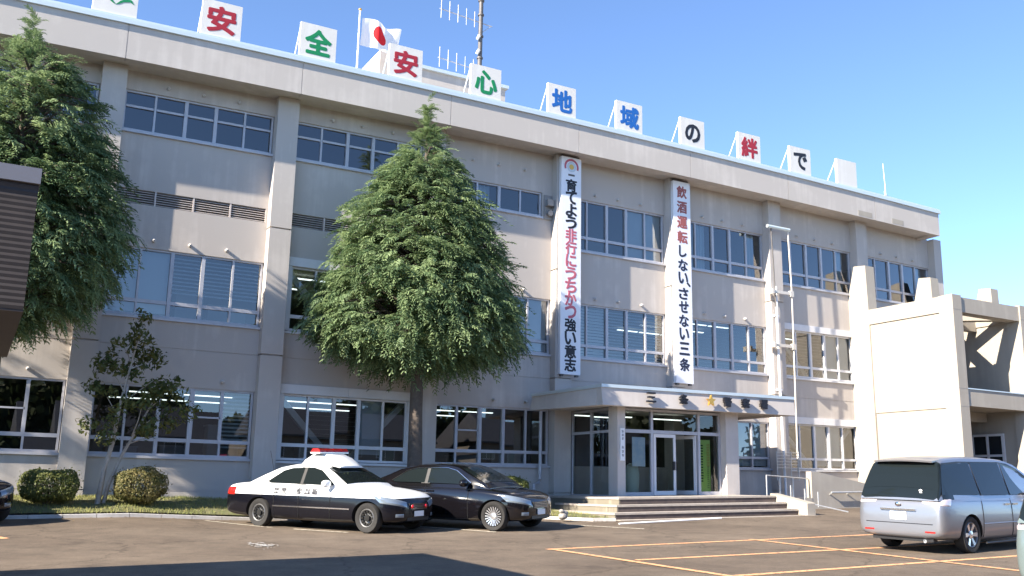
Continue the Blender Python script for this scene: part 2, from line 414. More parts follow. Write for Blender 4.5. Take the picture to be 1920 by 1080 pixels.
# --- desks and cabinets that show through the ground and first floor windows
mb = MB()
for (x0, x1, y, z0, z1) in ((3.1, 3.9, .9, .72, 2.3), (2.0, 2.7, 1.3, .72, 1.75), (.8, 1.5, 1.6, .72, 1.7), (5.7, 6.6, 1.5, .72, 1.9), (7.2, 7.9, 1.2, .72, 1.8), (10.4, 11.2, 1.5, .72, 1.75), (11.8, 12.7, 1.2, .72, 1.9),
                            (2.0, 2.7, .9, 3.95, 5.7), (2.9, 3.9, 1.2, 3.95, 5.5), (15.4, 16.2, 1.0, 3.95, 5.4), (6.0, 7.0, 1.3, 3.95, 5.4)):
    mb.box(x0, x1, y, y + .45, z0, z1); mb.box(x0 - .03, x1 + .03, y - .02, y + .47, z1, z1 + .03)
mb.build('office_cabinet', M['desk'], bld, True)

# --- rooftop stair house
mb = MB(); mb.box(8.9, 13.35, 4.15, 8.5, 11.8, 15.15); mb.box(8.42, 8.72, 4.0, 8.5, 11.8, 15.42); mb.box(8.72, 8.9, 4.06, 8.5, 11.8, 15.3)
mb.box(13.35, 13.75, 4.4, 8.5, 11.8, 14.75)
mb.build('stair_house', M['fascia'], bld)
mb = MB(); mb.box(8.73, 13.45, 4.05, 8.6, 15.15, 15.27); mb.build('stair_house_roof', M['coping'], bld)
# --- drainpipes
mb = MB(); x = cx(5) - HW + .13
mb.tube([(x, -.1, 8.1), (x + .02, -.1, 4.4), (x + .1, -.1, .5)], .048, 10); mb.box(x - .09, x + .09, -.12, 0, 7.0, 7.05); mb.box(x - .07, x + .13, -.12, 0, 4.3, 4.35)
mb.build('drainpipe', M['white'], bld, True, auto=50)
mb = MB(); mb.tube([(12.62, .1, 3.2), (12.62, .1, 1.05), (12.5, -.05, .95), (12.3, -.1, .9), (12.28, -.1, .1)], .05, 10)
mb.build('drainpipe', M['alu'], bld, True, auto=50)
# ---------------------------------------------------------------- entrance porch (part of the building)
CX0, CX1, CY = 12.75, 19.9, -2.99
def zc(x): return .012 * (x - 12.8)
mb = MB()
zb, zt = 3.17, 3.62
# tray shaped canopy, front face leaning out at the bottom
fr = [(CX0, CY + .04), (CX1, CY + .04)]
def cprism(mb, x0, x1, y0t, y0b, y1, z0, z1):
    mb.add([(x0, y0b, z0 + zc(x0)), (x1, y0b, z0 + zc(x1)), (x1, y1, z0 + zc(x1)), (x0, y1, z0 + zc(x0)), (x0, y0t, z1 + zc(x0)), (x1, y0t, z1 + zc(x1)), (x1, y1, z1 + zc(x1)), (x0, y1, z1 + zc(x0))],
           [(0, 1, 2, 3), (4, 7, 6, 5), (0, 4, 5, 1), (1, 5, 6, 2), (2, 6, 7, 3), (3, 7, 4, 0)])
cprism(mb, CX0, CX1 + .03, CY + .06, CY, CY + .3, zb - .02, zt + .02)
mb.add([(CX0 - .03, CY + .3, zb - .02), (CX0 + .25, CY + .3, zb - .02), (CX0 - .55, .0, zb - .02), (CX0 - .27, .0, zb - .02),
        (CX0 + .02, CY + .3, zt + .02), (CX0 + .25, CY + .3, zt + .02), (CX0 - .5, .0, zt - .06), (CX0 - .27, .0, zt - .06)], [(0, 2, 3, 1), (4, 5, 7, 6), (0, 4, 6, 2), (1, 3, 7, 5), (0, 1, 5, 4), (2, 6, 7, 3)])
cprism(mb, CX1 - .25, CX1 + .02, CY + .3, CY + .3, .0, zb - .02, zt + .02)
mb.build('canopy', M['canopy'], bld)
mb = MB(); cprism(mb, CX0 + .26, CX1 - .26, CY + .31, CY + .31, .29, zb + .03, zb + .2); mb.build('canopy_ceiling', M['canopy'], bld)
mb = MB(); cprism(mb, CX0 - .02, CX1 + .05, CY + .02, CY + .02, CY + .36, zt + .021, zt + .11)
mb.add([(CX0 - .02, CY + .36, zt + .021), (CX0 + .3, CY + .36, zt + .021), (CX0 - .54, 0, zt - .059), (CX0 - .24, 0, zt - .059),
        (CX0 - .02, CY + .36, zt + .11), (CX0 + .3, CY + .36, zt + .11), (CX0 - .54, 0, zt + .02), (CX0 - .24, 0, zt + .02)], [(0, 2, 3, 1), (4, 5, 7, 6), (0, 4, 6, 2), (1, 3, 7, 5), (0, 1, 5, 4), (2, 6, 7, 3)])
mb.build('canopy_trim', M['coping'], bld)
# posts
for x0, x1, y0, y1 in ((13.59, 13.86, -2.49, -2.05), (17.55, 18.04, -2.49, -2.05)):
    mb = MB(); mb.box(x0, x1, y0, y1, .3, 3.16); mb.build('porch_post', M['canopy'], bld, True)
# glazed front y = -2.2 and left flank x = 13.72
GYF = -2.2
fr = MB(); gl = MB()
gx = [13.87, 14.98, 16.72, 17.54]
for x, w in ((13.89, .03), (14.98, .04), (16.72, .04), (17.51, .03)): fr.box(x - w, x + w, GYF - .05, GYF + .05, .55, 3.14)
for a, b in ((13.92, 14.94), (15.02, 16.68), (16.76, 17.48)):
    fr.box(a, b, GYF - .045, GYF + .045, 2.42, 2.52); fr.box(a, b, GYF - .045, GYF + .045, 3.07, 3.14)
    gl.quad((a, GYF, 2.52), (b, GYF, 2.52), (b, GYF, 3.07), (a, GYF, 3.07))
for a, b in ((13.92, 14.94), (16.76, 17.48)):
    fr.box(a, b, GYF - .045, GYF + .045, .55, .67); gl.quad((a, GYF, .67), (b, GYF, .67), (b, GYF, 2.42), (a, GYF, 2.42))
for y0, y1 in ((-2.02, -1.05), (-.97, .02), (.06, .28)):
    fr.box(13.69, 13.75, y0, y1, 2.42, 2.5); fr.box(13.69, 13.75, y0, y1, 3.07, 3.14); fr.box(13.69, 13.75, y0, y1, .5, .6)
    gl.quad((13.72, y1, .6), (13.72, y0, .6), (13.72, y0, 2.42), (13.72, y1, 2.42)); gl.quad((13.72, y1, 2.5), (13.72, y0, 2.5), (13.72, y0, 3.07), (13.72, y1, 3.07))
for y in (-1.01, .04): fr.box(13.68, 13.76, y - .04, y + .04, .5, 3.14)
gf = fr.build('entrance_glazing', M['alu'], bld, True); gl.build('pane', M['glass_door'], gf, True, fix=False)
mb = MB(); mb.box(18.06, 18.2, -2.1, .3, .4, 3.15); mb.build('porch_side_wall', M['canopy'], bld, True)
# door leaves
def leaf(x0, x1, y):
    mb = MB()
    for a, b, c, d in ((x0, x0 + .08, .58, 2.41), (x1 - .08, x1, .58, 2.41), (x0 + .08, x1 - .08, .58, .70), (x0 + .08, x1 - .08, 2.31, 2.41)): mb.box(a, b, y - .025, y + .025, c, d)
    o = mb.build('door', M['alu_white'], bld, True)
    mb = MB(); mb.quad((x0 + .08, y, .7), (x1 - .08, y, .7), (x1 - .08, y, 2.31), (x0 + .08, y, 2.31)); mb.build('pane', M['glass_door'], o, True, fix=False)
    return o
d1 = leaf(15.04, 15.84, GYF - .02)
mb = MB(); mb.box(15.71, 15.79, GYF - .09, GYF - .046, 1.33, 1.6); mb.build('handle', M['black'], d1, True)
# right leaf stands open, swung inwards on its right hinge
mb = MB(); hx = 16.63; cs, sn = math.cos(R(72)), math.sin(R(72))
def sw(u, v): return (hx - u * cs + v * sn, GYF + u * sn + v * cs)
def swbox(mb, u0, u1, z0, z1, v0=-.025, v1=.025):
    p = [sw(u0, v0), sw(u1, v0), sw(u1, v1), sw(u0, v1)]; mb.prism(p, 'z', z0, z1)
for a, b, c, d in ((0, .08, .58, 2.41), (.71, .79, .58, 2.41), (.08, .71, .58, .70), (.08, .71, 2.31, 2.41)): swbox(mb, a, b, c, d)
d3 = mb.build('door', M['alu_white'], bld, True)
mb = MB(); p, q = sw(.08, 0), sw(.71, 0); mb.quad((*q, .7), (*p, .7), (*p, 2.31), (*q, 2.31)); mb.build('pane', M['glass_door'], d3, True, fix=False)
mb = MB(); swbox(mb, .66, .74, 1.33, 1.6, -.09, -.026); mb.build('handle', M['black'], d3, True)
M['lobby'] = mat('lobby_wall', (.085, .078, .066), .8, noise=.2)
# vestibule floor and inner dim wall
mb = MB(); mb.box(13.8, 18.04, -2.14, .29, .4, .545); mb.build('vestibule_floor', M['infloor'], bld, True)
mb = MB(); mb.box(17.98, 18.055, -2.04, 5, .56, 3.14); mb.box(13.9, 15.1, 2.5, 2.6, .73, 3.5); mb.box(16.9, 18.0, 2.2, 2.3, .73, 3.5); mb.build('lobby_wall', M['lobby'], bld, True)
for (a, b, y, z) in ((14.9, 15.5, -.6, 3.0), (16.3, 17.5, -.5, 3.0), (14.0, 14.9, .8, 3.1), (15.2, 16.4, 1.2, 3.12)): tubes(a, b, y, z, 1)

# ---------------------------------------------------------------- steps, cheek wall, ramp
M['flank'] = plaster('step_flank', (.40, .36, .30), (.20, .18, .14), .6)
t = thing('entrance_steps', 'broad weathered concrete steps with dark risers below the entrance porch', 'steps', (0, 0, 0))
def stepblock(x0, x1, y0, y1, z0, z1, nm):
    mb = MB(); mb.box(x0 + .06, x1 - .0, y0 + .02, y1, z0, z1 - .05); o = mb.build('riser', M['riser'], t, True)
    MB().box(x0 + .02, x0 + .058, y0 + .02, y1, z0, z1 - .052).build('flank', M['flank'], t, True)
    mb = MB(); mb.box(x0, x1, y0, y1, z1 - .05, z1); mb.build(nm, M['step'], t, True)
L = [(12.45, -4.15, .54), (12.1, -4.5, .37), (11.74, -4.85, .20), (11.4, -5.2, .045)]
XS = 17.86
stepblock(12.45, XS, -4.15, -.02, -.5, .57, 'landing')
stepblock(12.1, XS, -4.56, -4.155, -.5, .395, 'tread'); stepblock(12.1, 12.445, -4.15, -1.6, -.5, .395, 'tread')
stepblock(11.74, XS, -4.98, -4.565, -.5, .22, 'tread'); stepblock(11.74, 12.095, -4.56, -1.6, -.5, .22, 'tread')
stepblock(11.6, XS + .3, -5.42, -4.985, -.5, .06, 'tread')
t2 = thing('stair_cheek_wall', 'low white wedge wall flanking the right end of the entrance steps', 'wall', (0, 0, 0))
mb = MB(); mb.prism([(-3.9, -.4), (-5.3, -.4), (-5.3, .37), (-5.22, .40), (-3.9, .63)], 'x', 17.9, 18.2); mb.build('wedge', M['wing'], t2, True)
mb = MB(); mb.prism([(-5.32, -.4), (-5.42, -.4), (-5.42, -.02), (-5.32, -.02)], 'x', 17.8, 18.3); mb.build('footing', M['base'], t2, True)
t3 = thing('ramp_wall', 'pale concrete ramp wall sloping down to the right of the entrance steps', 'wall', (0, 0, 0))
mb = MB(); mb.prism([(20.5, -.5), (20.5, 1.32), (20.72, 1.32), (24.4, .62), (24.4, -.5)], 'y', -2.98, -2.76)
mb.prism([(18.25, -.5), (18.25, .46), (20.49, .46), (20.49, -.5)], 'y', -2.99, -2.77)
mb.build('parapet', M['wing'], t3, True)
mb = MB(); mb.box(22.9, 25.6, -3.75, -3.5, -.5, .80); mb.build('end_pier', M['wing'], t3, True)
mb = MB(); mb.tube([(21.2, -3.1, .62), (22.9, -3.1, .62)], .03, 8); 
for x in (21.25, 22.0, 22.8): mb.tube([(x, -3.1, .62), (x, -2.97, .55)], .018, 6)
mb.build('handrail', M['steel'], t3, True, auto=50)
t4 = thing('ramp_railing', 'thin galvanised handrail on slim posts between the steps and the ramp wall', 'railing', (0, 0, 0))
mb = MB(); mb.tube([(18.25, -3.4, 1.17), (20.45, -2.88, 1.06)], .022, 8); mb.tube([(18.3, -3.7, .55), (19.9, -4.9, .1)], .02, 6); mb.build('rail', M['steel'], t4, True, auto=50)
for i in range(4):
    f = i / 3.2; x = 18.25 + 2.2 * f; y = -3.4 + .52 * f
    mb = MB(); mb.tube([(x, y, .35), (x, y, 1.17 - .11 * f)], .02, 8); mb.build('post', M['steel'], t4, True, auto=50)
for i in range(3):
    x = 18.7 + .75 * i; mb = MB(); mb.tube([(x, -3.9 + .2 * i, .2), (x, -3.9 + .2 * i, .85 - .1 * i)], .018, 8); mb.build('post', M['steel'], t4, True, auto=50)
o = MB().tube([(10.9, -6.35, .03), (13.8, -6.5, .105)], .022, 8).build('edge_pipe', M['white'], None, True, auto=50)
tag(o, 'white pipe lying on the ground along the foot of the entrance steps', 'pipe')

# ---------------------------------------------------------------- banner frame on the fifth column
t = thing('banner_frame', 'tall empty banner frame of two poles with roller bars beside the canopy', 'frame', (0, 0, 0))
mb = MB(); mb.tube([(21.85, -.28, 10.18), (21.95, -.28, 7.3)], .026, 8); mb.build('pole', M['dsteel'], t, False, auto=50)
mb = MB(); mb.tube([(22.66, -.28, 10.2), (22.74, -.28, 7.9), (22.68, -.28, 1.6)], .028, 8); mb.build('pole', M['pole'], t, False, auto=50)
mb = MB(); mb.tube([(21.65, -.3, 10.2), (22.72, -.3, 10.2)], .06, 10); mb.build('roller_bar', M['coping'], t, False, auto=50)
for z in (7.85, 5.95):
    mb = MB(); mb.box(21.85, 22.62, -.32, -.25, z - .055, z + .05); mb.box(21.75, 21.84, -.36, -.0, z - .09, z + .09); mb.box(22.625, 22.78, -.34, -.22, z - .11, z + .1); mb.build('bracket', M['pole'], t)
mb = MB()
for i in range(6): mb.tube([(21.6, -.4, 1.5 + .11 * i), (22.6, -.4, 1.5 + .11 * i)], .018, 6)
for x in (21.6, 22.25, 22.6): mb.tube([(x, -.4, 1.0), (x, -.4, 2.1)], .022, 6)
o = mb.build('slatted_guard', M['steel'], None, True, auto=50); tag(o, 'small galvanised slatted guard standing below the banner frame', 'guard rail')
# ---------------------------------------------------------------- side wing: pale portal walls with piers, beams and a balcony over a car port
wing = thing('side_wing', 'sunlit cream concrete wing of portal walls and piers at the right end', 'building', (0, 0, 0))
def portal(x0, gap):
    x1 = x0 + .46
    mb = MB(); mb.prism([(.32, -.6), (.32, 8.16), (-.02, 9.36), (-.56, 9.30), (-.60, 7.62), (-.66, -.6)], 'x', x0, x1); mb.build('pier', M['wing'], wing)
    mb = MB(); mb.prism([(-4.13, -.6), (-4.13, 7.62), (-3.58, 7.62), (-3.58, -.6)], 'x', x0, x1)
    mb.prism([(-4.134, 7.09), (-4.134, 7.105), (-3.6, 7.105), (-3.6, 7.09)], 'x', x0 - .003, x1 + .003) if 0 else None
    mb.build('pier', M['wing'], wing)
    mb = MB(); mb.prism([(-3.7, 7.05), (-3.7, 7.6), (-.55, 7.6), (-.55, 7.05)], 'x', x0 + .002, x1 - .002); mb.build('top_beam', M['wing'], wing)
    mb = MB(); mb.prism([(-3.72, 3.80), (-3.72, 7.2), (-.5, 7.2), (-.5, 3.80)], 'x', x0 + .05, x1 - .05)
    mb.prism([(-3.74, -.7), (-3.74, 3.82), (-.45, 3.82), (-.45, -.7)], 'x', x0 + .085, x1 - .085)
    mb.build('panel', M['wing'], wing)
for x0 in (26.25, 29.9, 33.6): portal(x0, 0)
mb = MB()
for a, b in ((26.712, 29.898), (30.362, 33.598)):
    mb.box(a, b, -4.08, -3.65, 7.05, 7.57); mb.box(a, b, -2.35, -2.1, 6.9, 7.3); mb.box(a, b, -.9, -.66, 6.95, 7.45)
mb.build('roof_beam', M['wing'], wing)
for a, b in ((26.72, 29.89), (30.37, 33.59)):
    for y0, y1 in ((-3.55, -.95), (-.95, -3.55)):
        z = 7.34 if y0 < y1 else 7.33; d = .24
        MB().prism([(a, y0 - d), (b, y1 - d), (b, y1 + d), (a, y0 + d)], 'z', z - .2, z).build('roof_brace', M['wing'], wing)
mb = MB()
for a, b in ((26.712, 29.898), (30.362, 33.598)):
    mb.box(a, b, -4.1, -3.9, 3.86, 4.42); mb.box(a, b, -3.895, .29, 3.88, 4.05); mb.box(a, b, -2.5, -2.2, 3.55, 3.875)
mb.build('balcony', M['wing'], wing)
mb = MB()
for a, b in ((26.712, 29.898), (30.362, 33.598)): mb.box(a, b, -4.13, -3.87, 4.423, 4.46)
mb.build('balcony_coping', M['coping'], wing)
mb = MB(); mb.box(30.7, 40, .33, .55, -.4, 7.6); mb.build('back_wall', M['base'], wing)
mb = MB()
x0, x1 = 28.2, 29.6
mb.box(26.8, 29.88, -.25, -.1, -.4, 3.87); mb.build('carport_wall', M['base'], wing)
def side_window(x, ys, zs):
    fr = MB(); gl = MB()
    for y in ys: fr.box(x - .06, x + .03, y - .04, y + .04, zs[0], zs[-1] + .08)
    for z in zs:
        for a, b in zip(ys[:-1], ys[1:]): fr.box(x - .055, x + .025, a + .041, b - .041, z, z + .08)
    for z0, z1 in zip(zs[:-1], zs[1:]):
        for a, b in zip(ys[:-1], ys[1:]): gl.quad((x - .02, b - .04, z0 + .08), (x - .02, a + .04, z0 + .08), (x - .02, a + .04, z1), (x - .02, b - .04, z1))
    w = fr.build('window', M['alu_white'], wing); gl.build('pane', M['dark_pane'], w, fix=False)
M['dark_pane'] = mat('dark_pane', (.02, .025, .03), .06, spec=.5)
side_window(29.93, (-3.05, -2.45, -1.85), (.9, 2.32, 3.05)); side_window(29.93, (-1.75, -1.2), (.9, 2.25))
for x0 in (26.25, 29.9, 33.6):
    for z in (3.82, 4.42, 7.1):
        MB().box(x0 - .003, x0 + .2, -4.133, -3.62, z, z + .014).box(x0 + .201, x0 + .463, -4.133, -4.0, z, z + .014).build('joint_line', M['base'], wing)
        MB().box(x0 - .003, x0 + .2, -.58, .25, z, z + .014).build('joint_line', M['base'], wing)

# ---------------------------------------------------------------- lettering
_TC = {}
def glyph(ch, bold=.03):
    """outline of one character as a flat mesh, centred, one unit high"""
    if (ch, bold) in _TC: return _TC[ch, bold]
    cu = bpy.data.curves.new('t', 'FONT'); cu.body = ch; cu.size = 1; cu.resolution_u = 3
    o = bpy.data.objects.new('t', cu); COL.objects.link(o)
    dg = bpy.context.evaluated_depsgraph_get(); me = bpy.data.meshes.new_from_object(o.evaluated_get(dg))
    v = [(p.co.x, p.co.y) for p in me.vertices]; f = [tuple(q.vertices) for q in me.polygons]
    bpy.data.objects.remove(o); bpy.data.curves.remove(cu); bpy.data.meshes.remove(me)
    xs = [p[0] for p in v]; ys = [p[1] for p in v]
    cxx, cyy = (min(xs) + max(xs)) / 2, (min(ys) + max(ys)) / 2
    _TC[ch, bold] = ([(a - cxx, b - cyy) for a, b in v], f, max(xs) - min(xs), max(ys) - min(ys)); return _TC[ch, bold]
def put_char(ch, x, y, z, s, m, parent, name='character', bold=.03, fit=None, depth=.006, off=None):
    """heavy sign lettering: the glyph outline struck several times round a small circle, each a hair behind the last"""
    v, f, gw, gh = glyph(ch, 0)
    sx = sz = s
    if fit: sx = fit[0] / (gw + 2 * bold); sz = fit[1] / (gh + 2 * bold)
    mb = MB(); ed = {}
    for q in f:
        for i in range(len(q)):
            e = (q[i], q[(i + 1) % len(q)]); k = tuple(sorted(e)); ed[k] = None if k in ed else e
    K = 9 if bold > .012 else 1; n = len(v)
    for k in range(K):
        da, db = (0, 0) if k == 0 else (bold * math.cos(math.pi * k / 4), bold * math.sin(math.pi * k / 4))
        yk = y + .00025 * k; b = len(mb.v)
        mb.v += [(x + (p + da) * sx, yk, z + (q + db) * sz) for p, q in v] + [(x + (p + da) * sx, yk + depth, z + (q + db) * sz) for p, q in v]
        mb.f += [tuple(i + b for i in q) for q in f] + [(e[1] + b, e[0] + b, e[0] + n + b, e[1] + n + b) for e in ed.values() if e]
    return mb.build(name, m, parent, fix=False)

# ---------------------------------------------------------------- rooftop character boards
lefts = (-.85, 1.75, 4.38, 7.0, 9.62, 12.33, 14.94, 17.58, 20.14, 22.6, 25.0)
spec = [('', None, 'square white rooftop board with two green leaves, leftmost of the row'),
        ('安', 'red', 'square white rooftop board with a red character, left of the green 全 board'),
        ('全', 'green', 'square white rooftop board with the green character 全 like a roof over bars'),
        ('安', 'red', 'square white rooftop board with a red character, in front of the flag'),
        ('心', 'green', 'square white rooftop board with the green character 心 below the tall mast'),
        ('地', 'blue', 'square white rooftop board with the blue character 地 over the first banner'),
        ('域', 'blue', 'square white rooftop board with the blue character 域 right of the blue 地'),
        ('の', 'black', 'square white rooftop board with the round black character の'),
        ('絆', 'red', 'square white rooftop board with the dense red character 絆 between two black ones'),
        ('で', 'black', 'square white rooftop board with the black character で'),
        ('', None, 'blank square white rooftop board, rightmost of the row')]
for x, (ch, c, lab) in zip(lefts, spec):
    zt = wz(x + .5, -.6, 13.39); zb = wz(x + .5, -.6, 12.37); w = 1.03
    t = thing('rooftop_board', lab, 'sign', (x + w / 2, -.45, zb), 0, 'character boards along the roof edge')
    mb = MB(); mb.box(-w / 2, w / 2, -.15, -.11, 0, zt - zb); mb.build('panel', M['board'], t)
    mb = MB()
    mb.box(-w / 2, -w / 2 + .04, -.105, -.05, 0, zt - zb); mb.box(w / 2 - .04, w / 2, -.105, -.05, 0, zt - zb); mb.box(-w / 2 + .045, w / 2 - .045, -.105, -.06, zt - zb - .05, zt - zb); mb.build('frame', M['white'], t)
    for s in (-1, 1):
        mb = MB(); mb.tube([(s * (w / 2 - .03), -.04, zt - zb - .1), (s * (w / 2 - .03), .55, -.02)], .022, 6); mb.build('brace', M['white'], t, False, auto=50)
    if ch: put_char(ch, 0, -.157, (zt - zb) * .5, 1, M[c], t, 'character', .036, (.76, .76) if ch not in 'でのく' else (.66, .66))
    elif x < 0:
        mb = MB()
        for s in (-1, 1):
            pts = [(0, .24), (s * .1, .36), (s * .24, .46), (s * .36, .44), (s * .43, .33), (s * .33, .38), (s * .18, .34), (s * .06, .26)]
            mb.prism([(a, b + .05) for a, b in pts], 'y', -.157, -.151)
            pts = [(0, .50), (s * .1, .58), (s * .2, .70), (s * .22, .84), (s * .1, .78), (s * .02, .64)]
            mb.prism(pts, 'y', -.157, -.151)
        mb.build('leaf_emblem', M['green'], t)
# ---------------------------------------------------------------- two vertical banners
def banner(x0, x1, z0, z1, lab, chars, emblem, name):
    t = thing('vertical_banner', lab, 'banner', ((x0 + x1) / 2, -.09, z0), 0, 'white slogan banners down the columns')
    w = x1 - x0; h = z1 - z0
    mb = MB(); mb.box(-w / 2, w / 2, -.07, .07, 0, h, 1); mb.build('banner_panel', M['vinyl'], t)
    mb = MB()
    for s in (-1, 1): mb.box(s * (w / 2 - .1) - .05, s * (w / 2 - .1) + .05, -.04, .05, -.06, -.003)
    mb.build('clamp', M['dsteel'], t)
    mb = MB(); mb.box(-w / 2 + .05, w / 2 - .05, -.03, .065, h + .003, h + .07); mb.build('hanger', M['dsteel'], t)
    for ch, z, c, s in chars:
        fit = (s * .86, s * .86) if ch not in '、しに' else None
        if ch == '、': put_char(ch, .22, -.077, z - z0, s * 1.0, M[c], t, 'character', .034)
        elif ch in 'しに': put_char(ch, 0, -.077, z - z0, s * .95, M[c], t, 'character', .034)
        else: put_char(ch, 0, -.077, z - z0, 1, M[c], t, 'character', .034, fit)
    if emblem:
        z = emblem - z0
        def arc(r0, r1, a0, a1, m, n=22, y=-.077):
            mb = MB(); vs = []
            for i in range(n + 1):
                a = R(a0 + (a1 - a0) * i / n); vs += [(r0 * math.cos(a), y, z + r0 * math.sin(a)), (r1 * math.cos(a), y, z + r1 * math.sin(a))]
            mb.add(vs, [(2 * i, 2 * i + 1, 2 * i + 3, 2 * i + 2) for i in range(n)]); mb.build('emblem', m, t)
        arc(.20, .27, -20, 200, M['pink']); arc(.0, .17, 0, 360, M['steel'], y=-.078); arc(.0, .09, 0, 360, M['gold'], y=-.08)
        mb = MB(); mb.box(-.12, .12, -.077, -.071, z - .30, z - .24); mb.build('emblem', M['dsteel'], t)
z = np.linspace(10.32, 4.60, 15)
txt = '育てよう非行にうちかつ強い意志'
banner(13.12, 13.86, 4.30, 11.25, 'long white vertical banner with a round red emblem and black and pink characters', [(c, zz, 'black' if i < 4 or i > 10 else 'pink', .49) for i, (c, zz) in enumerate(zip(txt, z))], 10.93, 'a')
z2 = [10.85, 10.33, 9.80, 9.28, 8.82, 8.36, 7.92, 7.62, 7.38, 6.92, 6.45, 5.98, 5.53, 4.93]
txt2 = '飲酒運転しない、させない三条'
zz2 = [10.85, 10.32, 9.79, 9.27, 8.78, 8.30, 7.86, 7.66, 7.33, 6.88, 6.41, 5.97, 5.48, 4.95]
banner(17.57, 18.29, 4.34, 11.22, 'long white vertical banner with brick red characters above dark ones, above the porch', [(c, zz, 'rust' if i < 4 else 'navy', .50 if i < 4 or i > 11 else .47) for i, (c, zz) in enumerate(zip(txt2, zz2))], None, 'b')
# ---------------------------------------------------------------- raised name over the entrance (fixed to the canopy, part of the building)
for ch, x in (('三', 14.36), ('条', 15.52), ('警', 17.15), ('察', 17.86), ('署', 18.58)):
    put_char(ch, x, CY - .1, 3.43 + zc(x), 1, M['black'], bld, 'raised_letter', .03, (.30, .28), .09)
mb = MB(); vs = []
for i in range(10):
    a = R(90 + 36 * i); r = .17 if i % 2 == 0 else .075; vs.append((16.5 + r * math.cos(a), 3.43 + zc(16.5) + r * math.sin(a)))
mb.prism(vs, 'y', CY - .12, CY - .05); mb.build('gold_emblem', M['gold'], bld)
# name plate on the left post, posters, bins
o = MB().box(13.66, 13.80, -2.545, -2.495, 1.55 + .13, 2.45 + .13).build('name_plate', M['white'])
t = o; tag(o, 'narrow white vertical name plate on the left porch post', 'sign')
mb = MB(); rr = random.Random(3)
for z in (2.46, 2.36, 2.26, 2.02, 1.9, 1.8):
    for k in range(4): mb.box(13.69 + .02 * rr.random(), 13.77 - .02 * rr.random(), -2.549, -2.546, z + .018 * k, z + .018 * k + .009)
mb.build('lettering', M['navy'], o)
# ---------------------------------------------------------------- vehicles
def paint(name, col, metal=0., rough=.2, coat=.3):
    m = mat(name, col, rough, metal, coat=coat); return m
def two_tone():
    m = mat('two_tone_paint', (.8, .8, .8), .22, coat=.25, spec=.3); nt = m.node_tree; b = nt.nodes['Principled BSDF']
    tc = nt.nodes.new('ShaderNodeTexCoord'); sp = nt.nodes.new('ShaderNodeSeparateXYZ'); nt.links.new(tc.outputs['Object'], sp.inputs[0])
    gt = nt.nodes.new('ShaderNodeMath'); gt.operation = 'GREATER_THAN'; gt.inputs[1].default_value = .745; nt.links.new(sp.outputs['Z'], gt.inputs[0])
    mx = nt.nodes.new('ShaderNodeMix'); mx.data_type = 'RGBA'; mx.inputs[6].default_value = (.004, .004, .007, 1); mx.inputs[7].default_value = (.80, .81, .80, 1)
    nt.links.new(gt.outputs[0], mx.inputs[0]); nt.links.new(mx.outputs[2], b.inputs['Base Color']); return m
M['twotone'] = two_tone()
M['cwhite'] = paint('white_car_paint', (.80, .81, .80))
M['cblack'] = paint('black_car_paint', (.005, .0045, .006), rough=.10)
M['cred'] = paint('dark_red_car_paint', (.05, .008, .01))
M['csilver'] = paint('silver_car_paint', (.27, .28, .31), .6, .3)
M['cpale'] = paint('pale_green_silver_paint', (.20, .25, .245), .4, .3)
M['cglass'] = mat('car_glass', (.010, .014, .015), .04, spec=.28, coat=.0)
M['tyre'] = mat('tyre_rubber', (.022, .021, .02), .85, noise=.2, nscale=20)
M['rimd'] = mat('steel_rim', (.20, .20, .20), .4, .5)
M['rims'] = mat('alloy_rim', (.72, .72, .74), .25, .85)
M['rimblack'] = mat('wheel_well', (.008, .008, .008), .9)
M['lamp'] = mat('headlamp_lens', (.20, .24, .28), .08, .3, coat=.6)
M['tail'] = mat('tail_lamp_lens', (.35, .015, .012), .12, coat=1.0)
M['tailc'] = mat('clear_tail_lens', (.62, .55, .56), .12, .2, coat=1.0)
M['chrome'] = mat('chrome_trim', (.75, .75, .76), .12, 1.0)
M['trim'] = mat('black_trim', (.015, .015, .016), .5)
M['plate'] = mat('number_plate', (.78, .79, .78), .5)
M['beacon'] = mat('red_beacon', (.42, .008, .01), .12, coat=1.0)
M['gap'] = mat('panel_gap', (.006, .006, .007), .9)
def body_section(w, z0, zs, zc):
    h = zs - z0
    half = [(0, z0), (.72 * w, z0), (.92 * w, z0 + .035), (.975 * w, z0 + .13 * max(.4, h)), (.995 * w, z0 + .34 * h), (w, z0 + .58 * h), (.985 * w, z0 + .80 * h), (.962 * w, zs - .05 * h), (.91 * w, zs + .004), (.6 * w, zs + (zc - zs) * .75), (0, zc)]
    return half
def side_y(S, x, z):
    xs = [s[0] for s in S]; w, z0, zs, zc = (float(np.interp(x, xs, [s[i] for s in S])) for i in (1, 2, 3, 4))
    h = body_section(w, z0, zs, zc)
    return float(np.interp(z, [p[1] for p in h[2:9]], [p[0] for p in h[2:9]]))
def loft_body(S):
    n = 11; vs = []; fs = []
    for (x, w, z0, zs, zc) in S:
        h = body_section(w, z0, zs, zc)
        ring = [(x, -a, b) for a, b in h] + [(x, a, b) for a, b in h[1:-1][::-1]]
        vs += ring
    m = 20
    for i in range(len(S) - 1):
        for k in range(m):
            k2 = (k + 1) % m; fs.append((i * m + k, i * m + k2, (i + 1) * m + k2, (i + 1) * m + k))
    fs += [tuple(range(m))[::-1], tuple(range((len(S) - 1) * m, len(S) * m))]
    return vs, fs
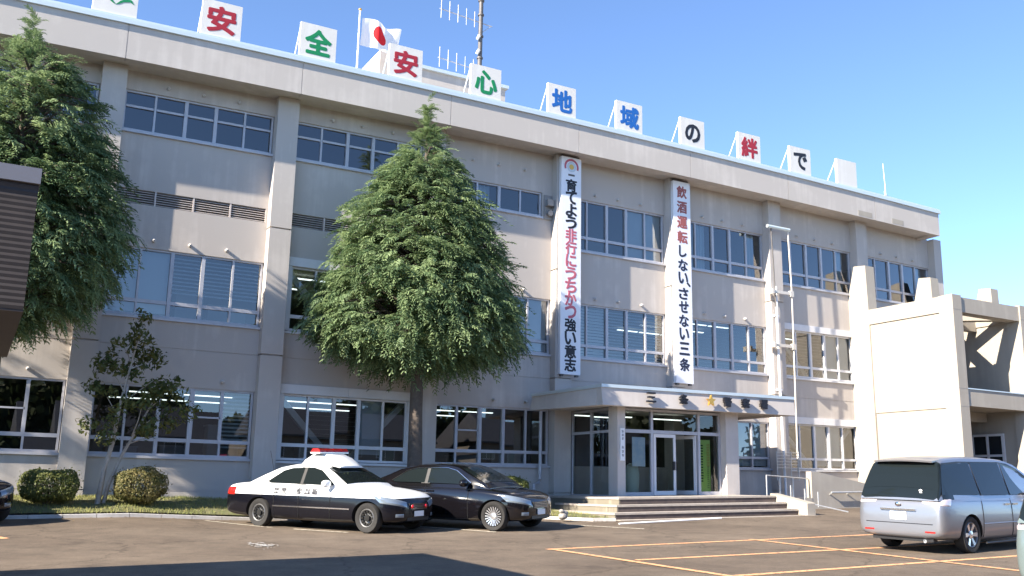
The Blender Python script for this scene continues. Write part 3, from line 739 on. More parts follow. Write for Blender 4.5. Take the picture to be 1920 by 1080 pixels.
def finish(name, vs, fs, m, parent, cutters=(), sub=1, auto=38):
    me = bpy.data.meshes.new(name); me.from_pydata(vs, [], fs)
    bm = bmesh.new(); bm.from_mesh(me); bmesh.ops.recalc_face_normals(bm, faces=bm.faces); bm.to_mesh(me); bm.free()
    o = bpy.data.objects.new(name, me); COL.objects.link(o)
    if sub:
        s = o.modifiers.new('s', 'SUBSURF'); s.levels = sub; s.render_levels = sub
    tmp = []
    for (x, y0, y1, z, r) in cutters:
        c = MB(); n = 36; vv = []
        for y in (y0, y1): vv += [(x + r * math.cos(2 * math.pi * k / n), y, z + r * math.sin(2 * math.pi * k / n)) for k in range(n)]
        c.add(vv, [tuple(range(n))[::-1], tuple(range(n, 2 * n))] + [(k, (k + 1) % n, n + (k + 1) % n, n + k) for k in range(n)])
        co = c.build('cut', M['rimblack']); tmp.append(co)
        b = o.modifiers.new('b', 'BOOLEAN'); b.operation = 'DIFFERENCE'; b.object = co; b.solver = 'EXACT'
    bpy.context.view_layer.update()
    dg = bpy.context.evaluated_depsgraph_get(); m2 = bpy.data.meshes.new_from_object(o.evaluated_get(dg))
    bpy.data.objects.remove(o)
    for c in tmp: bpy.data.objects.remove(c)
    m2.materials.clear(); m2.materials.append(m); m2.materials.append(M['rimblack'])
    for p in m2.polygons:
        p.material_index = 0
    for (x, y0, y1, z, r) in cutters:
        for p in m2.polygons:
            c = p.center
            if abs(math.hypot(c.x - x, c.z - z) - r) < .02 and abs(p.normal.y) < .3 and min(y0, y1) < c.y < max(y0, y1): p.material_index = 1
            if abs(abs(c.y) - min(abs(y0), abs(y1))) < .01 and math.hypot(c.x - x, c.z - z) < r: p.material_index = 1
    m2.shade_smooth(); m2.set_sharp_from_angle(angle=R(auto))
    m2.name = name
    o = bpy.data.objects.new(name, m2); COL.objects.link(o); o.parent = parent
    return o
from mathutils.bvhtree import BVHTree
def bvh(o):
    me = o.data; return BVHTree.FromPolygons([v.co for v in me.vertices], [tuple(p.vertices) for p in me.polygons])
def patch(name, tree, corners, d, m, parent, off=.006, n=10):
    """a lens or panel moulded onto the bodywork: a grid between four corners pressed onto the body along d"""
    d = Vector(d).normalized(); c = [Vector(p) for p in corners]; mb = MB(); ok = True
    for i in range(n + 1):
        for j in range(n + 1):
            u, w = i / n, j / n
            p = c[0] * (1 - u) * (1 - w) + c[1] * u * (1 - w) + c[2] * u * w + c[3] * (1 - u) * w
            h = tree.ray_cast(p - d * 1.2, d)
            q = h[0] if h[0] is not None else p
            nn = h[1] if h[0] is not None else -d
            if nn.dot(d) > 0: nn = -nn
            e = 1 - min(1, 6 * min(u, w, 1 - u, 1 - w)); mb.v.append(tuple(q + nn * (off - e * off * .6)))
    k = n + 1
    mb.f = [(i * k + j, (i + 1) * k + j, (i + 1) * k + j + 1, i * k + j + 1) for i in range(n) for j in range(n)]
    return mb.build(name, m, parent, auto=50)
class Cabin:
    def __init__(s, top, belt, wb, wt, H): s.t = top; s.b = belt; s.wb = wb; s.wt = wt; s.H = H
    def zt(s, x): return float(np.interp(x, [p[0] for p in s.t], [p[1] for p in s.t]))
    def zb(s, x): return float(np.interp(x, [p[0] for p in s.b], [p[1] for p in s.b]))
    def y(s, x, z):
        zb = s.zb(x); wb = float(np.interp(x, [p[0] for p in s.wb], [p[1] for p in s.wb]))
        return wb - (wb - s.wt) * max(0, z - zb) / s.H
    def mesh(s):
        xs = np.linspace(s.t[0][0], s.t[-1][0], 40); vs = []; fs = []; m = 13
        for x in xs:
            zt = s.zt(x); zb = s.zb(x) - .06; ze = max(zb + .01, zt - .07)
            ye = s.y(x, ze)
            half = [(s.y(x, zb), zb), ((s.y(x, zb) + ye) / 2, (zb + ze) / 2), (ye, ze), (ye - .025, ze + .045), (ye - .09, zt - .004), (ye * .5, zt + .016), (0, zt + .022)]
            vs += [(x, -a, b) for a, b in half] + [(x, a, b) for a, b in half[:-1][::-1]]
        for i in range(len(xs) - 1):
            for k in range(m - 1): fs.append((i * m + k, i * m + k + 1, (i + 1) * m + k + 1, (i + 1) * m + k))
        fs += [tuple(range(m))[::-1], tuple(range((len(xs) - 1) * m, len(xs) * m))]
        return vs, fs
    def side_pane(s, poly, sgn, off=.006):
        """polygon (x, z) laid on the cabin side"""
        mb = MB(); vs = [(x, sgn * (s.y(x, z) + off), z) for x, z in poly]
        mb.add(vs, [tuple(range(len(vs)))]); return mb
    def top_pane(s, xa, xb, inset, off=.008, n=8):
        mb = MB(); vs = []; fs = []; m = 7
        for i in range(n + 1):
            x = xa + (xb - xa) * i / n; zt = s.zt(x); ye = s.y(x, max(s.zb(x) - .05, zt - .07)) - inset
            for k in range(m):
                u = -1 + 2 * k / (m - 1); a = abs(u) * ye; yr = ye + inset
                z = float(np.interp(a, [0, yr * .5, yr - .09, yr - .025, yr], [zt + .022, zt + .016, zt - .004, zt - .025, zt - .07]))
                vs.append((x, u * ye, z + off))
        for i in range(n):
            for k in range(m - 1): fs.append((i * m + k, i * m + k + 1, (i + 1) * m + k + 1, (i + 1) * m + k))
        mb.add(vs, fs); return mb
def wheel(parent, x, y, r, w, style, rimmat):
    sg = 1 if y > 0 else -1
    t = bpy.data.objects.new('wheel', None); COL.objects.link(t); t.parent = parent; t.location = (x, y, r)
    t.empty_display_size = .1
    def lathe(prof, n=40):
        mb = MB(); vs = []
        for (a, b) in prof: vs += [(a * math.cos(2 * math.pi * k / n), sg * b, a * math.sin(2 * math.pi * k / n)) for k in range(n)]
        fs = []
        for i in range(len(prof) - 1):
            for k in range(n): fs.append((i * n + k, i * n + (k + 1) % n, (i + 1) * n + (k + 1) % n, (i + 1) * n + k))
        mb.add(vs, fs); return mb
    rr = r * {'steel': .62, 'spoke20': .70, 'six': .70}[style]
    tw = bpy.data.meshes.new('x')
    lathe([(rr, -w / 2), (r * .93, -w / 2), (r * .99, -w / 2 + .03), (r, 0), (r * .99, w / 2 - .03), (r * .93, w / 2), (rr + .02, w / 2 - .004), (rr, w / 2 - .02)]).build('tyre', M['tyre'], t, auto=40)
    mb = lathe([(rr, w / 2 - .02), (rr - .012, w / 2 - .008), (rr - .03, w / 2 - .02), (rr - .035, w / 2 - .075), (.001, w / 2 - .085)])
    mb.build('rim', {'steel': rimmat, 'spoke20': M['rimblack'], 'six': M['rimd']}[style], t, auto=40)
    sp = MB(); n = {'steel': 12, 'spoke20': 20, 'six': 6}[style]
    for k in range(n):
        a = 2 * math.pi * k / n; ca, sa = math.cos(a), math.sin(a)
        hw0, hw1 = {'steel': (.018, .03), 'spoke20': (.006, .013), 'six': (.026, .040)}[style]
        r0, r1 = (.06, rr - .02) if style != 'steel' else (rr * .55, rr * .8)
        pts = [(r0, -hw0), (r1, -hw1), (r1, hw1), (r0, hw0)]
        yo, yi = sg * (w / 2 - .012), sg * (w / 2 - .06)
        vs = [(p * ca - q * sa, yo if i in (1, 2) else sg * (w / 2 - .03), p * sa + q * ca) for i, (p, q) in enumerate(pts)] + [(p * ca - q * sa, yi, p * sa + q * ca) for p, q in pts]
        sp.add(vs, [(0, 1, 2, 3), (0, 4, 5, 1), (1, 5, 6, 2), (2, 6, 7, 3), (3, 7, 4, 0)])
    vs = []; q = 20
    for rad, yy in ((.075, w / 2 - .04), (.07, w / 2 - .018), (.02, w / 2 - .01)): vs += [(rad * math.cos(2 * math.pi * k / q), sg * yy, rad * math.sin(2 * math.pi * k / q)) for k in range(q)]
    sp.add(vs, [(i * q + k, i * q + (k + 1) % q, (i + 1) * q + (k + 1) % q, (i + 1) * q + k) for i in range(2) for k in range(q)] + [tuple(range(2 * q, 3 * q))])
    sp.build('spokes' if style != 'steel' else 'hub_holes', rimmat if style != 'steel' else M['rimblack'], t, auto=40)
    return t
def ell(name, c, r, m, parent, rot=(0, 0, 0), n=18, sq=1.0):
    mb = MB(); vs = []; fs = []
    for i in range(n // 2 + 1):
        a = math.pi * i / (n // 2)
        for k in range(n):
            b = 2 * math.pi * k / n
            f = lambda v: math.copysign(abs(v) ** sq, v)
            vs.append((r[0] * f(math.sin(a)) * f(math.cos(b)), r[1] * f(math.sin(a)) * f(math.sin(b)), r[2] * f(math.cos(a))))
    for i in range(n // 2):
        for k in range(n): fs.append((i * n + k, i * n + (k + 1) % n, (i + 1) * n + (k + 1) % n, (i + 1) * n + k))
    mb.add(vs, fs)
    from mathutils import Euler
    mb.xform(Matrix.Translation(c) @ Euler([R(q) for q in rot]).to_matrix().to_4x4())
    return mb.build(name, m, parent, auto=60)
def rescale(t, sx, sy, sz):
    t.scale = (sx, sy, sz)
    for c in t.children:
        if c.name.startswith('wheel') : c.scale = (sz / sx, 1, 1)
def place(t, x, y, head):
    f = Vector((math.cos(head), math.sin(head), 0)); n = GN
    f = (f - n * f.dot(n)).normalized(); l = n.cross(f)
    t.rotation_euler = Matrix(((f.x, l.x, n.x), (f.y, l.y, n.y), (f.z, l.z, n.z))).to_euler(); t.location = (x, y, gz(x, y))
def gaps(S, xs, t, zlo=.30, zhi=None, horiz=None):
    for sg in (-1, 1):
        for x, zt in xs:
            pts = [(x, sg * (side_y(S, x, z) + .0005), z) for z in np.linspace(zlo, zt, 9)]
            MB().tube(pts, .0075, 4).build('door_seam', M['gap'], t)
def sedan(lab, pbody, pcab, style, rim, police=False, wb=2.85):
    t = thing('police_car' if police else 'sedan', lab, 'car')
    a, b = -wb / 2, wb / 2
    S = [(a - 1.07, .60, .36, .60, .61), (a - 1.055, .74, .30, .76, .77), (a - .98, .83, .26, .93, .945), (a - .75, .872, .22, .985, 1.01), (a - .3, .885, .20, .995, 1.035), (a + .3, .89, .18, .985, 1.04), (-.5, .89, .17, .965, 1.03), (.2, .89, .17, .95, 1.02), (.7, .89, .17, .935, 1.0),
         (1.05, .888, .18, .915, .985), (b, .882, .20, .875, .955), (b + .3, .868, .21, .83, .90), (b + .44, .81, .22, .785, .85), (b + .56, .70, .23, .715, .78), (b + .63, .54, .25, .63, .69), (b + .66, .36, .30, .54, .58)]
    if not police: S = [(x, w, z0, zs - (.02 if x < 1 else .0), zc - .02) for x, w, z0, zs, zc in S]
    cut = [(x, sg * .55, sg * 1.2, .325, .365) for x in (a, b) for sg in (-1, 1)]
    vs, fs = loft_body(S); BT = bvh(finish('body', vs, fs, pbody, t, cut))
    dz = 0 if police else -.03
    e = -.36 if police else -.08
    top = [(a - .45, 1.0), (a - .02, 1.20 + dz), (a + .36, 1.375 + dz), (a + .72, 1.445 + dz), (-.1 + e * .6, 1.475 + dz), (.25 + e * .9, 1.462 + dz), (.48 + e, 1.42 + dz), (.8 + e, 1.26 + dz), (1.18 + e, 1.03), (1.32 + e, .93)]
    cab = Cabin(top, [(-2, 1.0), (0, .965), (1.4, .93)], [(a - .5, .76), (a, .82), (-.2, .835), (.7, .82), (1.3, .74)], .60, .47)
    vs, fs = cab.mesh(); finish('cabin', vs, fs, pcab, t, (), 0, 32)
    for sg in (-1, 1):
        g1 = [(-.28, 1.015), (-.30, 1.375 + dz), (.22 + e, 1.382 + dz), (.46 + e, 1.325 + dz), (.88 + e, 1.03), (.86 + e, 1.0)]
        g2 = [(a + .16, 1.05), (a + .50, 1.30 + dz), (a + .72, 1.362 + dz), (-.38, 1.374 + dz), (-.36, 1.016), (a + .24, 1.02)]
        cab.side_pane([(-.44, 1.0), (-.46, 1.385 + dz), (-.24, 1.385 + dz), (-.22, 1.0)], sg, .003).build('pillar_trim', M['trim'], t, fix=False)
        for g in (g1, g2): cab.side_pane(g, sg).build('side_window', M['cglass'], t, fix=False)
        ell('mirror', (.80 + e, sg * .95, 1.03), (.07, .11, .085), pcab, t, (0, 0, sg * 12), sq=.8)
        for x in (.02 - .2, -.92): MB().box(x - .1, x + .1, sg * (side_y(S, x, .83) + .004) - .012, sg * (side_y(S, x, .83) + .004) + .012, .815, .85).build('door_handle', pbody if not police else pcab, t)
        if not police:
            mb = MB(); mb.tube([(x, sg * (cab.y(x, z) + .008), z) for x, z in [(a + .16, 1.05), (a + .50, 1.305 + dz), (a + .72, 1.367 + dz), (-.3, 1.38 + dz), (.22 + e, 1.387 + dz), (.46 + e, 1.33 + dz), (.88 + e, 1.03)]], .010, 6); mb.build('window_trim', M['chrome'], t)
        if police:
            mb = MB()
            pts = np.linspace(a + .4, b - .42, 12); vs = []
            for x in pts:
                y = side_y(S, x, .5); vs += [(x, sg * (y + .012), .487), (x, sg * (y + .012), .513), (x, sg * (y - .01), .52), (x, sg * (y - .01), .48)]
            mb.add(vs, [(4 * i + k, 4 * i + (k + 1) % 4, 4 * i + 4 + (k + 1) % 4, 4 * i + 4 + k) for i in range(11) for k in range(4)]); mb.build('side_moulding', M['chrome'], t)
        patch('headlight', BT, [(b + .68, sg * .44, .68), (b + .14, sg * .88, .815), (b + .34, sg * .88, .655), (b + .69, sg * .44, .555)], (-.7, -sg * .7, -.12), M['lamp'], t, .012)
        patch('tail_light', BT, [(a - 1.05, sg * .46, .88), (a - .72, sg * .88, .90), (a - .74, sg * .88, .72), (a - 1.05, sg * .46, .72)], (.75, -sg * .66, 0), M['tail'], t, .010)
        patch('fog_light', BT, [(b + .65, sg * .50, .42), (b + .55, sg * .66, .42), (b + .55, sg * .66, .35), (b + .65, sg * .50, .35)], (-.75, -sg * .66, 0), M['lamp'], t, .010)
    cab.top_pane(.56 + e, 1.17 + e, .07).build('windscreen', M['cglass'], t, fix=False)
    cab.top_pane(a - .36, a + .30, .07).build('rear_window', M['cglass'], t, fix=False)
    gaps(S, [(.86 + e, .93), (-.33, .95), (a + .42, .93)], t, .27)
    MB().box(b + .52, b + .66, -.32, .32, .50, .64).build('grille', M['trim'], t)
    mb = MB(); [mb.box(b + .661, b + .668, -.29, .29, .52 + .033 * i, .528 + .033 * i) for i in range(4)]; mb.build('grille_bar', M['chrome'], t)
    MB().box(b + .50, b + .655, -.38, .38, .27, .34).build('air_intake', M['trim'], t)
    MB().box(b + .67, b + .685, -.165, .165, .36, .475).build('number_plate', M['plate'], t); MB().box(a - 1.085, a - 1.07, -.165, .165, .62, .74).build('number_plate', M['plate'], t)
    for x in (a, b):
        for sg in (-1, 1): wheel(t, x, sg * .775, .325, .205, style, rim)
    if police:
        # loudspeaker fairing, red light bar
        mb = MB(); vs = []
        for x, hw, z0, z1 in ((-.66, .40, 1.43, 1.47), (-.56, .44, 1.44, 1.60), (-.44, .44, 1.45, 1.685), (-.12, .44, 1.455, 1.69), (.12, .42, 1.44, 1.60), (.36, .36, 1.38, 1.42)):
            vs += [(x, -hw - .06, z0), (x, -hw, (z0 + 2 * z1) / 3), (x, -hw + .12, z1), (x, hw - .12, z1), (x, hw, (z0 + 2 * z1) / 3), (x, hw + .06, z0)]
        mb.add(vs, [(6 * i + k, 6 * i + k + 1, 6 * i + 7 + k, 6 * i + 6 + k) for i in range(5) for k in range(5)] + [(0, 1, 2, 3, 4, 5), (35, 34, 33, 32, 31, 30)])
        mb.build('speaker_fairing', M['cwhite'], t, auto=30)
        mb = MB(); mb.box(-.38, -.12, -.50, .50, 1.70, 1.73); mb.build('beacon_base', M['cwhite'], t)
        for k in range(4):
            y = -.375 + .25 * k; mb = MB(); vs = []
            for x0, z in ((.0, 1.731), (.018, 1.77), (.05, 1.815)):
                vs += [(-.38 + x0, y - .115, z), (-.12 - x0, y - .115, z), (-.12 - x0, y + .115, z), (-.38 + x0, y + .115, z)]
            mb.add(vs, [(4 * i + k_, 4 * i + (k_ + 1) % 4, 4 * i + 4 + (k_ + 1) % 4, 4 * i + 4 + k_) for i in range(2) for k_ in range(4)] + [(8, 9, 10, 11), (3, 2, 1, 0)])
            mb.build('beacon', M['beacon'], t, auto=20)
        for sg in (-1, 1): ell('front_beacon', (b + .68, sg * .24, .57), (.03, .045, .045), M['beacon'], t)
        for ch, x in zip('新潟県警察', (.34, .14, -.06, -.48, -.68) if 1 else ()):
            v, f, gw, gh = glyph(ch, 0)
            y = -(side_y(S, x, .86) + .004)
            mb = MB(); mb.v = [(x - .26 + p * .16, y, .85 + q * .15) for p, q in v]; mb.f = [tuple(q) for q in f]; nv = len(mb.v); mb.v = mb.v + [(a_ + .012, b_, c_) for a_, b_, c_ in mb.v]; mb.f = mb.f + [tuple(i + nv for i in q) for q in mb.f]
            hits = [(xx, BT.ray_cast(Vector((xx, -3, zz)), Vector((0, 1, 0)))[0], zz) for xx, yy, zz in mb.v]; mb.v = [(xx, (h.y if h else -.9) - .018 - .0004 * (k_ >= len(hits) // 2), zz) for k_, (xx, h, zz) in enumerate(hits)]
            mb.build('side_lettering', M['black'], t, fix=False)
        mb = MB(); [mb.tube([(a - .1 + .0 * k, .3 * k, 1.2), (a - .25, .3 * k, 1.75)], .006, 5) for k in (-1,)]; mb.build('aerial', M['trim'], t)
    return t
def minivan(lab, pm):
    t = thing('minivan', lab, 'van')
    wb = 2.95; a, b = -wb / 2, wb / 2
    S = [(-2.425, .70, .38, .60, .61), (-2.42, .80, .33, .78, .79), (-2.39, .855, .29, .93, .95), (-2.30, .89, .26, 1.01, 1.03), (-2.0, .90, .23, 1.035, 1.06), (-1.2, .90, .19, 1.03, 1.06), (0, .90, .18, 1.0, 1.05), (.9, .90, .18, .965, 1.02), (b, .89, .20, .92, 1.0), (1.8, .865, .21, .85, .95), (2.08, .80, .23, .77, .84), (2.27, .66, .26, .64, .70), (2.36, .48, .32, .52, .56)]
    cut = [(x, sg * .55, sg * 1.2, .335, .378) for x in (a, b) for sg in (-1, 1)]
    vs, fs = loft_body(S); BT = bvh(finish('body', vs, fs, pm, t, cut))
    top = [(-2.40, .98), (-2.36, 1.10), (-2.25, 1.38), (-2.13, 1.62), (-2.03, 1.695), (-1.8, 1.725), (-1.2, 1.75), (-.3, 1.745), (.25, 1.715), (.6, 1.64), (1.05, 1.44), (1.55, 1.18), (1.95, .96)]
    cab = Cabin(top, [(-2.5, 1.02), (0, .99), (1.9, .90)], [(-2.4, .80), (-2.2, .855), (-1.5, .875), (0, .87), (1.2, .82), (1.95, .66)], .655, .72)
    vs, fs = cab.mesh(); cb = finish('cabin', vs, fs, pm, t, (), 0, 32)
    cb.data.materials[1] = M['cglass']
    for p in cb.data.polygons:
        c = p.center
        if c.x < -1.98 and 1.05 < c.z < 1.625: p.material_index = 1
    for sg in (-1, 1):
        cab.side_pane([(-2.32, 1.045), (-2.12, 1.56), (-2.05, 1.64), (-1.5, 1.672), (-.02, 1.668), (.33, 1.637), (.66, 1.535), (1.06, 1.33), (1.5, 1.05), (1.42, .99)], sg, .003).build('window_surround', M['trim'], t, fix=False)
        for g in ([(-2.30, 1.07), (-2.12, 1.52), (-2.05, 1.61), (-1.12, 1.655), (-1.08, 1.055)], [(-1.03, 1.05), (-1.07, 1.657), (-.02, 1.652), (.0, 1.04)], [(.06, 1.038), (.04, 1.65), (.3, 1.625), (.62, 1.53), (1.02, 1.33), (1.46, 1.06), (1.42, 1.0)]):
            cab.side_pane(g, sg).build('side_window', M['cglass'], t, fix=False)
        ell('mirror', (1.0, sg * .99, 1.06), (.08, .12, .09), pm, t, sq=.8)
        for x in (-.15, .15): MB().box(x - .1, x + .1, sg * (side_y(S, x, .86) + .006) - .014, sg * (side_y(S, x, .86) + .006) + .014, .845, .88).build('door_handle', M['chrome'], t)
        mb = MB(); mb.tube([(x, sg * (side_y(S, x, .52) + .001), .52) for x in np.linspace(a + .42, b - .42, 8)], .012, 6); mb.build('side_moulding', pm, t)
        patch('tail_light', BT, [(-2.42, sg * .50, 1.0), (-2.10, sg * .90, 1.0), (-2.16, sg * .90, .86), (-2.43, sg * .52, .905)], (.72, -sg * .69, 0), M['tailc'], t, .012)
        patch('headlight', BT, [(2.30, sg * .42, .68), (1.80, sg * .86, .84), (1.9, sg * .86, .68), (2.32, sg * .42, .57)], (-.7, -sg * .7, -.12), M['lamp'], t, .012)
        MB().box(-2.425, -2.405, sg * .62 - .1, sg * .62 + .1, .385, .415).build('reflector', M['tail'], t)
        MB().tube([(a + .46, sg * .9, .17), (b - .46, sg * .9, .17)], .02, 6).build('sill_trim', M['trim'], t)
    cab.top_pane(-2.335, -2.10, .035).build('rear_window', M['cglass'], t, fix=False)
    cab.top_pane(.60, 1.72, .07).build('windscreen', M['cglass'], t, fix=False)
    mb = MB(); vs = []
    for y in np.linspace(-.60, .60, 9):
        z = cab.zt(-2.05) + .022 * (1 - (y / .6) ** 2); vs += [(-1.9, y, z + .03), (-2.26 + .05 * (y / .6) ** 2, y, z - .005), (-2.25 + .05 * (y / .6) ** 2, y, z - .035), (-2.02, y, z - .02)]
    mb.add(vs, [(4 * i + k, 4 * i + (k + 1) % 4, 4 * i + 4 + (k + 1) % 4, 4 * i + 4 + k) for i in range(8) for k in range(4)] + [(3, 2, 1, 0), (32, 33, 34, 35)])
    mb.build('rear_spoiler', pm, t, auto=40)
    gaps(S, [(1.16, .95), (.02, .97), (-1.06, 1.0)], t, .27)
    mb = MB(); mb.box(-2.445, -2.41, -.36, .36, .765, .80); mb.build('plate_garnish', M['chrome'], t)
    MB().box(-2.437, -2.42, -.165, .165, .60, .745).build('number_plate', M['plate'], t)
    mb = MB(); vs = []
    mb.tube([(-2.428, y, .54) for y in np.linspace(-.68, .68, 8)], .006, 5); mb.build('bumper_seam', M['gap'], t)
    ell('rear_badge', (-2.425, 0, .88), (.012, .06, .04), M['chrome'], t)
    MB().box(-2.33, -2.2, -.62, .62, .22, .30).build('lower_bumper', M['trim'], t)
    MB().tube([(-2.33, -.45, .23), (-2.05, -.45, .23)], .035, 10).build('exhaust_pipe', M['steel'], t, auto=50)
    for y, z in ((-.44, 1.14), (-.44, 1.09)):
        o = MB(); 
        n = 12; x = -2.375; o.add([(-2.362 - .0, y + .035 * math.cos(6.283 * k / n), z + .022 * math.sin(6.283 * k / n)) for k in range(n)], [tuple(range(n))])
        o.build('window_sticker', M['cwhite'], t)
    for x in (a, b):
        for sg in (-1, 1): wheel(t, x, sg * .775, .335, .215, 'six', M['rims'])
    return t
HD = R(-59)
pc = sedan('black and white police car with a red light bar on a white roof fairing', M['twotone'], M['cwhite'], 'steel', M['rimd'], True); rescale(pc, 1.0, .93, .895); place(pc, 4.62, -5.06, HD)
bc = sedan('black sedan with silver multi spoke wheels parked beyond the police car', M['cblack'], M['cblack'], 'spoke20', M['rims'], False, 2.78); rescale(bc, 1.0, .95, .92); place(bc, 7.22, -5.5, HD)
lc = copy_tree(bc); lc['label'] = 'dark sedan cut off by the left edge of the picture beside the lawn kerb'; place(lc, -2.98, -2.35, HD)
v1 = minivan('silver minivan parked in an orange marked bay before the sunlit wing', M['csilver']); rescale(v1, .97, .885, .905); place(v1, 13.92, -13.12, R(9))
v2 = minivan('pale greenish silver van mostly outside the right edge of the picture', M['cpale']); rescale(v2, .97, .93, .935); place(v2, 9.90, -19.02, R(2))
# ---------------------------------------------------------------- ground, lawn, kerbs, markings
def asphalt():
    m = bpy.data.materials.new('asphalt'); m.use_nodes = True; nt = m.node_tree; b = nt.nodes['Principled BSDF']
    b.inputs['Roughness'].default_value = .92; b.inputs['Specular IOR Level'].default_value = .25
    tc = nt.nodes.new('ShaderNodeTexCoord')
    def noise(sc, det, ro=.6):
        n = nt.nodes.new('ShaderNodeTexNoise'); n.inputs['Scale'].default_value = sc; n.inputs['Detail'].default_value = det; n.inputs['Roughness'].default_value = ro
        nt.links.new(tc.outputs['Object'], n.inputs['Vector']); return n
    n1 = noise(.35, 6); n2 = noise(70, 3, .8); n3 = noise(2.5, 8, .7)
    r1 = nt.nodes.new('ShaderNodeValToRGB'); e = r1.color_ramp.elements; e[0].position = .35; e[1].position = .65; e[0].color = (.128, .101, .078, 1); e[1].color = (.182, .146, .112, 1)
    nt.links.new(n1.outputs['Fac'], r1.inputs['Fac'])
    r3 = nt.nodes.new('ShaderNodeValToRGB'); e = r3.color_ramp.elements; e[0].position = .35; e[1].position = .7; e[0].color = (.78, .78, .78, 1); e[1].color = (1.12, 1.1, 1.08, 1)
    nt.links.new(n3.outputs['Fac'], r3.inputs['Fac'])
    r2 = nt.nodes.new('ShaderNodeValToRGB'); e = r2.color_ramp.elements; e[0].position = .3; e[1].position = .72; e[0].color = (.55, .55, .55, 1); e[1].color = (1.5, 1.48, 1.44, 1)
    nt.links.new(n2.outputs['Fac'], r2.inputs['Fac'])
    def mul(a, c):
        x = nt.nodes.new('ShaderNodeMix'); x.data_type = 'RGBA'; x.blend_type = 'MULTIPLY'; x.inputs[0].default_value = 1; nt.links.new(a, x.inputs[6]); nt.links.new(c, x.inputs[7]); return x.outputs[2]
    nt.links.new(mul(mul(r1.outputs[0], r3.outputs[0]), r2.outputs[0]), b.inputs['Base Color'])
    col = nt.links[-1].from_socket if 0 else b.inputs['Base Color'].links[0].from_socket
    # hairline cracks (warped cell edges, only here and there) and dark oil blots
    wv = nt.nodes.new('ShaderNodeVectorMath'); wv.operation = 'MULTIPLY_ADD'; n5 = noise(1.3, 5, .7); wv.inputs[1].default_value = (.9, .9, .9); nt.links.new(n5.outputs['Color'], wv.inputs[0]); nt.links.new(tc.outputs['Object'], wv.inputs[2])
    vo = nt.nodes.new('ShaderNodeTexVoronoi'); vo.feature = 'DISTANCE_TO_EDGE'; vo.inputs['Scale'].default_value = .28; nt.links.new(wv.outputs[0], vo.inputs['Vector'])
    rc = nt.nodes.new('ShaderNodeValToRGB'); e = rc.color_ramp.elements; e[0].position = .003; e[1].position = .009; e[0].color = (.68, .68, .68, 1); e[1].color = (1, 1, 1, 1); nt.links.new(vo.outputs['Distance'], rc.inputs['Fac'])
    n6 = noise(.8, 4, .55); ro = nt.nodes.new('ShaderNodeValToRGB'); e = ro.color_ramp.elements; e[0].position = .62; e[1].position = .74; e[0].color = (1, 1, 1, 1); e[1].color = (.62, .62, .64, 1); nt.links.new(n6.outputs['Fac'], ro.inputs['Fac'])
    nt.links.new(mul(mul(col, rc.outputs[0]), ro.outputs[0]), b.inputs['Base Color'])
    bp = nt.nodes.new('ShaderNodeBump'); bp.inputs['Strength'].default_value = .5; bp.inputs['Distance'].default_value = .01
    nt.links.new(n2.outputs['Fac'], bp.inputs['Height']); nt.links.new(bp.outputs[0], b.inputs['Normal']); return m
M['asphalt'] = asphalt()
xs = [-900, -300, -120, -60] + list(np.arange(-25, 41, 1.0)) + [60, 120, 300, 900]; ys = [-900, -300, -120] + list(np.arange(-60, 13, 1.0)) + [40, 120, 300, 900]
mb = MB(); nx = len(xs)
mb.v = [(x, y, gz(x, y)) for y in ys for x in xs]; mb.f = [(j * nx + i, j * nx + i + 1, (j + 1) * nx + i + 1, (j + 1) * nx + i) for j in range(len(ys) - 1) for i in range(nx - 1)]
struct(mb.build('ground', M['asphalt'], None, smooth=True, fix=False))
def worn(name, col, under=(.11, .09, .072), lo=.42):
    m = mat(name, col, .85, col2=col); nt = m.node_tree
    rp = [n for n in nt.nodes if n.type == 'VALTORGB'][0]; nz = [n for n in nt.nodes if n.type == 'TEX_NOISE'][0]
    nz.inputs['Scale'].default_value = 14; nz.inputs['Detail'].default_value = 8; nz.inputs['Roughness'].default_value = .8
    e = rp.color_ramp.elements; e[0].position = lo - .08; e[1].position = lo + .06; e[0].color = (*under, 1); e[1].color = (*col, 1); return m
M['orange'] = worn('orange_line_paint', (.78, .40, .19), lo=.45); M['cream'] = worn('cream_line_paint', (.62, .56, .44), lo=.46); M['whiteline'] = worn('white_line_paint', (.66, .64, .60), lo=.40)
def line(name, p, q, w, m, lab=None, n=12, lift=.005):
    d = Vector((q[0] - p[0], q[1] - p[1])); L = d.length; d /= L; s = Vector((-d.y, d.x)) * w / 2; n = max(2, int(L / .5)); mb = MB()
    for i in range(n + 1):
        c = Vector(p) + d * L * i / n
        for sg in (-1, 1): a = c + s * sg; mb.v.append((a.x, a.y, gz(a.x, a.y) + lift))
    mb.f = [(2 * i, 2 * i + 1, 2 * i + 3, 2 * i + 2) for i in range(n)]
    return struct(mb.build(name, m, None, fix=False))
for p, q, l in (((6.3, -10.78), (19, -10.62), .005), ((6.70, -12.72), (19, -12.86), .005), ((6.78, -14.83), (19, -14.55), .005), ((6.38, -10.84), (6.86, -17.6), .009), ((10.93, -10.6), (10.93, -18.5), .009)):
    line('parking_line', p, q, .13, M['orange'], lift=l)
line('parking_line', (2.39, -3.0), (4.42, -6.35), .11, M['cream']); line('parking_line', (6.2, -5.0), (7.2, -7.3), .11, M['cream']); line('parking_line', (9.6, -5.9), (10.6, -7.7), .11, M['cream'])
line('parking_line', (-3.2, -2.6), (-1.55, -6.3), .13, M['orange'])
mb = MB(); rr = random.Random(5)
